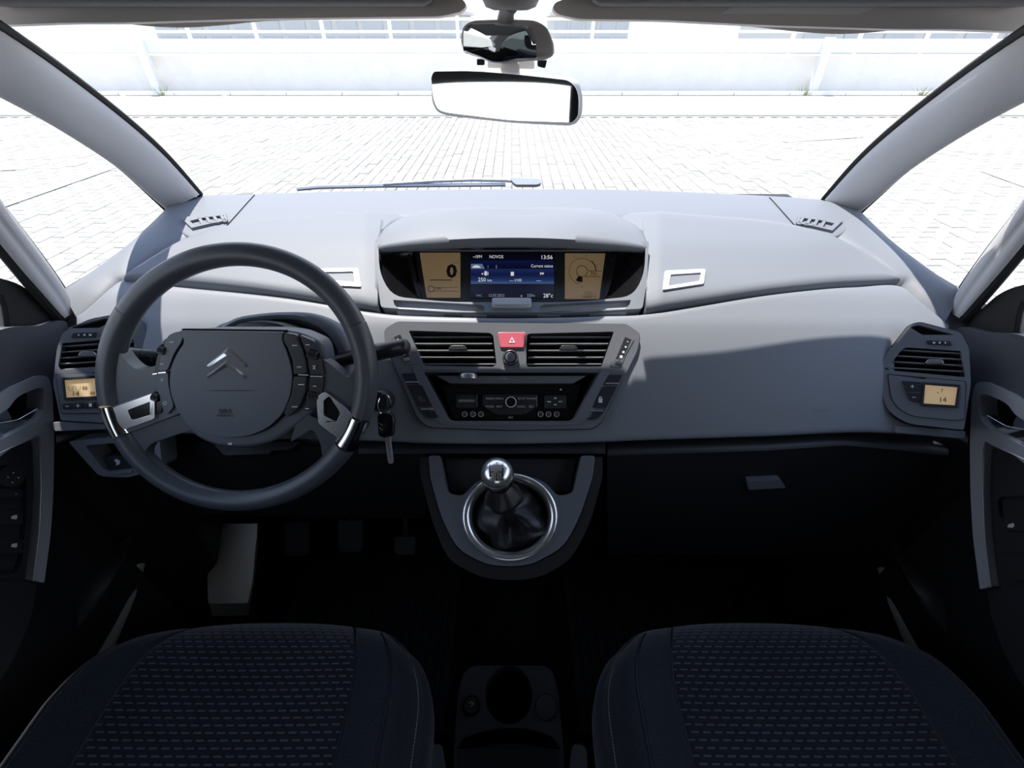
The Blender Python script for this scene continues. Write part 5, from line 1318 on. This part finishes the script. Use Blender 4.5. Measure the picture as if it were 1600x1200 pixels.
for s, lab in ((-1, 'ribbed black floor mat in the left footwell'), (1, 'black floor mat in the right footwell')):
    t = thing('floor_mat', lab, 'floor mat', (s * .36, .55, .36), None)
    M().loops([Vector((s * .36 + x, y, .355)) for x, y in ((-.22, .30), (.22, .30), (.22, .80), (-.22, .80))], [Vector((s * .36 + x, y, .363)) for x, y in ((-.215, .305), (.215, .305), (.215, .795), (-.215, .795))]).build('mat_base', m_rubber, t, bevel=.003)
    for k in range(18):
        x = s * .36 - .19 + k * .0224
        M().box((x, .56, .366), (.008, .40, .008)).build('rib', m_rubber, t, smooth=False, bevel=.001, )
    M().plate(Pl((0, 0, .366), (0, 0, 1)), [(0, 0), (1, 0), (1, 1)], [], 0, 0) if 0 else None
# toe board step in the right footwell
tag(M().loops([U(x, y, 1.22) for x, y in ((930, 882), (1260, 880), (1250, 935), (940, 935))], [U(x, y, 1.22) + Vector((0, .08, -.04)) for x, y in ((930, 882), (1260, 880), (1250, 935), (940, 935))]).build('toe_board', m_carpet, bevel=.01), 'carpeted toe board step in the right footwell', 'toe board', kind='structure')
# sills and kick panels
for s in (-1, 1):
    f_ = (lambda x: x) if s < 0 else (lambda x: 1600 - x)
    dy = 0 if s < 0 else 12
    A = [U(f_(x), y + dy, d) for x, y, d in ((238, 826, 1.02), (222, 875, .97), (202, 930, .92), (176, 985, .88), (150, 1040, .84))]
    A = smooth_line(A, 5)
    struct(M().tube(A, [.005 + .012 * i / (len(A) - 1) for i in range(len(A))], 12).build('trim_%d' % (12 if s < 0 else 13), m_sill, sharp=70), 'grey carpeted %s door sill edge' % ('left' if s < 0 else 'right'))
    struct(M().loops([Vector((s * .70, 1.0, .34)), Vector((s * .70, .58, .34)), Vector((s * .70, .58, 1.0)), Vector((s * .70, 1.0, 1.0))], [Vector((s * .80, 1.0, .34)), Vector((s * .80, .5, .34)), Vector((s * .80, .5, 1.0)), Vector((s * .80, 1.0, 1.0))]).build('trim_%d' % (14 if s < 0 else 15), m_low, bevel=.01), 'black kick panel in the %s footwell' % ('left' if s < 0 else 'right'))

# ================================================================== DOORS
m_doorpad = ribbed(mat('ribbed_door_padding', (.07, .076, .095), .5, spec=.5), 'Z', 150, .5, .0012)
for s in (-1, 1):
    nm = 'left' if s < 0 else 'right'
    X = s * .745
    pl = Pl((X, .5, 1.0), (-s, -.12, .10))
    def g(p, s=s):
        return [((q[0] if s < 0 else 1600 - q[0]), q[1] + (0 if s < 0 else 10)) + tuple(q[2:]) for q in p]
    door = struct(M().box((s * .79, .07, .765), (.05, .86, .87)).build('door_%d' % (1 if s < 0 else 2), m_low, bevel=.01), 'black lower inner face of the %s front door' % nm)
    pad = rnd(g([(-900, 894, 4), (0, 511, 20), (58, 509, 8), (86, 500, 6), (98, 505, 8), (88, 545, 20), (80, 580, 20), (73, 622, 10), (74, 690, 4), (66, 700, 4), (60, 600, 8), (48, 584, 6), (0, 606, 6), (-900, 1205, 4)]), 5, 5)
    M().prism(pl, pad, -.05, .012).build('door_pad', m_doorpad, door, bevel=.012, seg=4)
    sil = rnd(g([(-900, 1194, 3), (0, 606, 10), (46, 586, 8), (62, 588, 10), (68, 610, 10), (71, 680, 10), (70, 760, 20), (66, 830, 20), (55, 910, 3), (38, 905, 3), (48, 830, 20), (52, 760, 20), (50, 690, 3), (46, 679, 3), (0, 702, 4), (-900, 1378, 3)]), 4, 5)
    hole = rnd(g([(-80, 690, 3), (0, 637, 6), (12, 620, 12), (44, 606, 8), (55, 606, 8), (57, 620, 10), (55, 645, 8), (40, 660, 10), (0, 680, 10), (-80, 720, 3)]), 4, 5)
    M().plate(pl, sil, [hole], -.02, .017, -.018).build('trim_frame', m_silverp if s < 0 else m_silverp, door, bevel=.003, seg=3, label='silver trim frame around the handle')
    M().prism(pl, hole, -.03, -.018).build('handle_recess', m_gloss, door)
    h_ = M().prism(pl, rnd(g([(-60, 668, 3), (0, 659, 4), (20, 655, 4), (52, 637, 3), (56, 642, 5), (54, 652, 5), (40, 662, 6), (5, 681, 4), (-60, 690, 3)]), 3, 4), -.006, .010).build('door_handle', m_chrome, door, bevel=.004, seg=3)
    M().prism(pl, rnd(g([(-20, 664, 2), (0, 640, 3), (4, 633, 3), (16, 655, 3), (10, 662, 2)]), 2, 4), -.012, .004).build('handle_root', m_chrome, door, bevel=.002)
    M().tube([pl.at(*g([p])[0], .0175) for p in ((-80, 738), (0, 700), (46, 681), (48, 700), (50, 760), (47, 830), (37, 906))], .0011, 6).build('bright_edge', m_satin, door)
    pock = rnd(g([(-900, 1359, 3), (0, 704, 4), (45, 684, 3), (49, 700, 6), (51, 760, 20), (47, 830, 20), (38, 904, 3), (-900, 1641, 3)]), 4, 5)
    M().prism(pl, pock, -.04, .002).build('arm_panel', m_dark, door, bevel=.003)
    if s < 0:
        rec = rnd(g([(-60, 722, 10), (18, 728, 12), (32, 742, 10), (32, 800, 10), (24, 880, 10), (14, 896, 8), (-60, 900, 3)]), 6, 5)
        M().plate(pl, rnd(g([(-60, 714, 10), (22, 722, 14), (38, 742, 10), (40, 800, 16), (32, 882, 10), (18, 903, 10), (-60, 904, 3)]), 6, 5), [rec], .001, .012, .001).build('switch_rim', m_dark, door, bevel=.003, seg=3)
        ss = M().lathe(pl.at(9, 744, .002), pl.n, [(.017, 0), (.0165, .009), (.015, .011), (.001, .0095)], 32).build('mirror_knob', m_button, door)
        mk = M()
        for x, y in ((10, 738.5), (1.5, 745.5), (18, 746), (8.5, 753.5)): mk.prism(pl, ell(x, y, 1.2, 1.2, 8), .0125, .0130)
        mk.build('white_symbol', m_white, ss, smooth=False)
        for y0, y1, mkk in ((765, 777, 0), (798, 819, 1), (842, 864, 1)):
            b_ = M().prism(pl, rnd(g([(-30, y0 - 2, 2), (28, y0, 2), (27, y1, 2), (-30, y1 + 2, 2)]), 2), .001, .010).build('window_switch', m_button, door, bevel=.0015)
            if mkk: M().prism(pl, rnd([(8, y0 + 12), (10, y0 + 7.5), (18, y0 + 6), (18, y0 + 11), (16, y0 + 13)], 1), .010, .0105).build('window_symbol', m_white, b_, smooth=False)
            else: M().prism(pl, [(15, 769), (19, 771.5), (15, 774)], .010, .0105).build('arrow_symbol', m_faint, b_, smooth=False)
        M().prism(pl, rnd(g([(-30, 874, 4), (16, 877, 4), (15, 890, 4), (-30, 894, 4)]), 3), .001, .009).build('window_switch', m_button, door, bevel=.002)
    else:
        M().plate(pl, rnd([(1560, 760, 12), (1575, 738, 14), (1700, 735, 4), (1700, 905, 4), (1585, 905, 8), (1570, 890, 10), (1563, 820, 10)], 6, 5), [rnd([(1567, 782, 4), (1572, 776, 3), (1700, 772, 3), (1700, 812, 3), (1570, 808, 4)], 3)], .001, .010, -.01).build('switch_rim', m_dark, door, bevel=.003, seg=3)
        M().prism(pl, rnd([(1570, 812, 3), (1700, 808, 3), (1700, 868, 2), (1574, 862, 3)], 2), .009, .012).build('pull_insert', m_dark, door, bevel=.0015)
        b_ = M().prism(pl, rnd([(1581, 809, 2), (1660, 807, 2), (1660, 830, 2), (1583, 829, 2)], 2), .010, .015).build('window_switch', m_button, door, bevel=.0015)
        M().prism(pl, rnd([(1587, 823), (1589, 818.5), (1597, 816.5), (1598, 821), (1595, 824)], 1), .015, .0155).build('window_symbol', m_white, b_, smooth=False)
    low = rnd(g([(-900, 1641, 3), (0, 906, 4), (36, 908, 4), (55, 911, 4), (47, 960, 20), (28, 1010, 20), (0, 1060, 20), (-900, 2152, 4)]), 6, 5)
    M().prism(pl, low, -.05, .004).build('door_pocket', m_dark, door, bevel=.008, seg=3)
    # rubber gap between dash and door, mirror corner cover
    gp = [pl.at(*g([p])[0], -.006) for p in ((84, 508), (92, 520), (84, 550), (78, 590), (76, 660), (78, 740), (70, 830))]
    M().tube(smooth_line(gp, 5), .012, 10).build('door_seal', m_rubber, door)
    plm = Pl(pl.at(*g([(40, 480)])[0], -.02), (-s, -.35, .15))
    M().plate(plm, rnd(g([(-900, 742, 4), (-20, 430, 10), (20, 441, 14), (40, 452, 14), (98, 505, 3), (60, 513, 4), (0, 517, 4), (-900, 903, 4)]), 4, 5), [rnd(g([(-890, 767, 4), (-18, 440, 6), (-2, 462, 6), (6, 510, 2), (-890, 898, 2)]), 2)], -.012, .006).build('mirror_cover', m_low, door, bevel=.003)
    M().tube([plm.at(*g([p])[0], .006) for p in ((-4, 460), (3, 480), (8, 512))], .0035, 8).build('window_run', m_rubber, door)
    # dark wheel-arch bulge in the lower footwell side
    struct(M().dome(Pl((s * .70, .45, .60), (-s, -.3, .3)), rnd(g([(100, 960, 20), (130, 900, 30), (180, 870, 30), (225, 830, 10), (200, 900, 20), (160, 985, 10), (100, 1020, 10)]), 10, 5), -.03, .01, 6).build('trim_%d' % (16 if s < 0 else 17), m_low, sharp=80), 'smooth black moulding beside the %s door sill' % nm)

# ================================================================== VISORS
m_flap = mat('pale_flap', (.9, .87, .84), .4)
plVis = Pl((0, .76, 1.55), (0, -1, .08))
for s in (-1, 1):
    g = (lambda p: p) if s < 0 else (lambda p: [(1592 - q[0], q[1] + 2 + (8 if q[0] < 420 else 2)) + tuple(q[2:]) for q in p])
    vz = thing('sun_visor', ('left' if s < 0 else 'right') + ' sun visor in beige grey vinyl folded against the roof' + ('' if s < 0 else ', with a pale flap'), 'sun visor', plVis.at(*g([(400, 20)])[0][:2]), 'sun visors')
    body = [(-160, 52, 4), (0, 41, 30), (110, 37, 30), (200, 37, 30), (400, 31, 40), (560, 29, 30), (690, 27.5, 12), (722, 20, 9), (730, 11, 6), (726, 2, 9), (700, -8, 20), (600, -24, 30), (400, -50, 30), (-160, -70, 4)]
    M().prism(plVis, rnd(g(body), 6, 6), -.012, .012).build('visor_body', m_visor, vz, bevel=.010, seg=5)
    bulge = [(175, 30, 20), (200, 23, 20), (300, 20, 60), (420, 21, 40), (560, 24, 30), (420, 31, 40), (350, 38, 30), (290, 42.5, 60), (230, 40, 30)]
    vz_l = M().prism(Pl((0, .775, 1.545), (0, -1, -.02)), rnd(g([(150, 20), (640, 20), (620, 27, 10), (480, 31, 40), (400, 33.5, 40), (345, 40, 40), (290, 43.8, 60), (240, 42, 30), (190, 36.5, 20)]), 10, 6), -.02, .0).build('visor_clip_rail', m_visor, vz, bevel=.004)
    if s > 0: M().prism(plVis, rnd([(1120, 22.5, 1), (1156, 4.5, 1), (1378, 8, 1), (1330, 24, 1)], 1), .0115, .0135).build('label_flap', m_flap, vz, bevel=.0008, label='pale flap on the visor')

# ================================================================== MIRRORS
mp = thing('child_mirror', 'small wavy-edged rounded mirror hanging from the roof above the main mirror', 'mirror', UY(790, 60, .76))
plM1 = Pl(UY(790, 65, .725), (-.30, -1, -.04))
ho = [(716, 62, 8), (720, 42, 8), (733, 33, 8), (790, 31, 20), (832, 33, 12), (850, 44, 10), (861, 72, 8), (861, 88, 5), (850, 95, 6), (812, 97, 10), (788, 101, 10), (768, 100, 10), (750, 92, 8), (722, 84, 6)]
M().dome(plM1, rnd(ho, 8, 5), -.018, .003, 5, 5, .4).build('housing', m_mhouse, mp, sharp=75)
gl_ = rnd([(726, 47, 6), (734, 37.5, 5), (790, 36, 20), (826, 38.5, 8), (838, 60, 10), (840, 91, 4), (806, 93, 8), (786, 98.5, 8), (768, 98, 8), (752, 90, 8), (726, 80.5, 3)], 6, 5)
M().dome(plM1, gl_, .001, .0062, 8, 2.0, .5).build('mirror_glass', m_mirror, mp, sharp=85)
c0 = UY(798, 6, .705)
M().lathe(c0 + Vector((0, 0, -.006)), Vector((0, 0, 1)), [(.020, 0), (.030, .003), (.034, .010), (.034, .03)], 32).build('mount', m_mhouse, mp, sharp=50)
M().tube([c0 + Vector((.0, 0, .0)), UY(792, 16, .715), UY(790, 32, .745)], [.010, .009, .011], 14).build('stem', m_mhouse, mp)
M().prism(Pl(UY(790, 98, .77), (0, -1, 0)), rnd([(745, 92, 2), (757, 92, 2), (757, 102, 2), (745, 102, 2)], 2), -.01, 0).prism(Pl(UY(790, 98, .77), (0, -1, 0)), rnd([(840, 94, 2), (855, 94, 2), (852, 107, 3), (840, 104, 2)], 2), -.01, 0).build('clip', m_low, mp, bevel=.001)
mm_ = thing('rear_view_mirror', 'wide tilted rear view mirror with a white frame on the windscreen', 'mirror', UY(790, 150, .84))
plM2 = Pl(UY(790, 150, .80), (.02, -1, .068))
ho = [(672, 120, 6), (676, 108.5, 7), (740, 106, 20), (800, 110, 20), (890, 119, 10), (905, 127, 8), (912, 150, 10), (911, 180, 8), (902, 194, 8), (890, 197.5, 5), (800, 193, 20), (700, 182, 10), (682, 176, 8), (674, 160, 8)]
M().dome(plM2, rnd(ho, 8, 5), -.022, .003, 5, 5, .4).build('housing', m_whitep, mm_, sharp=75)
gl_ = rnd([(673.5, 122, 5), (678, 111, 5), (740, 110.5, 20), (800, 115, 20), (888, 125, 10), (900, 136, 8), (905, 155, 8), (903, 182, 8), (893, 192, 5), (800, 189, 20), (700, 177, 10), (684, 172, 8), (677, 155, 8)], 6, 5)
M().prism(plM2, gl_, .001, .0042).build('mirror_glass', m_mirror, mm_, bevel=.0008)
M().tube([UY(797, 108, .81), UY(797, 100, .84), UY(797, 90, .86)], [.014, .012, .016], 16).build('stem', m_mhouse, mm_)
M().prism(Pl(UY(797, 95, .86), (0, -1, 0)), rnd([(762, 92, 3), (835, 94, 3), (835, 108, 3), (762, 106, 3)], 3), -.02, 0).build('mount', m_mhouse, mm_, bevel=.003)
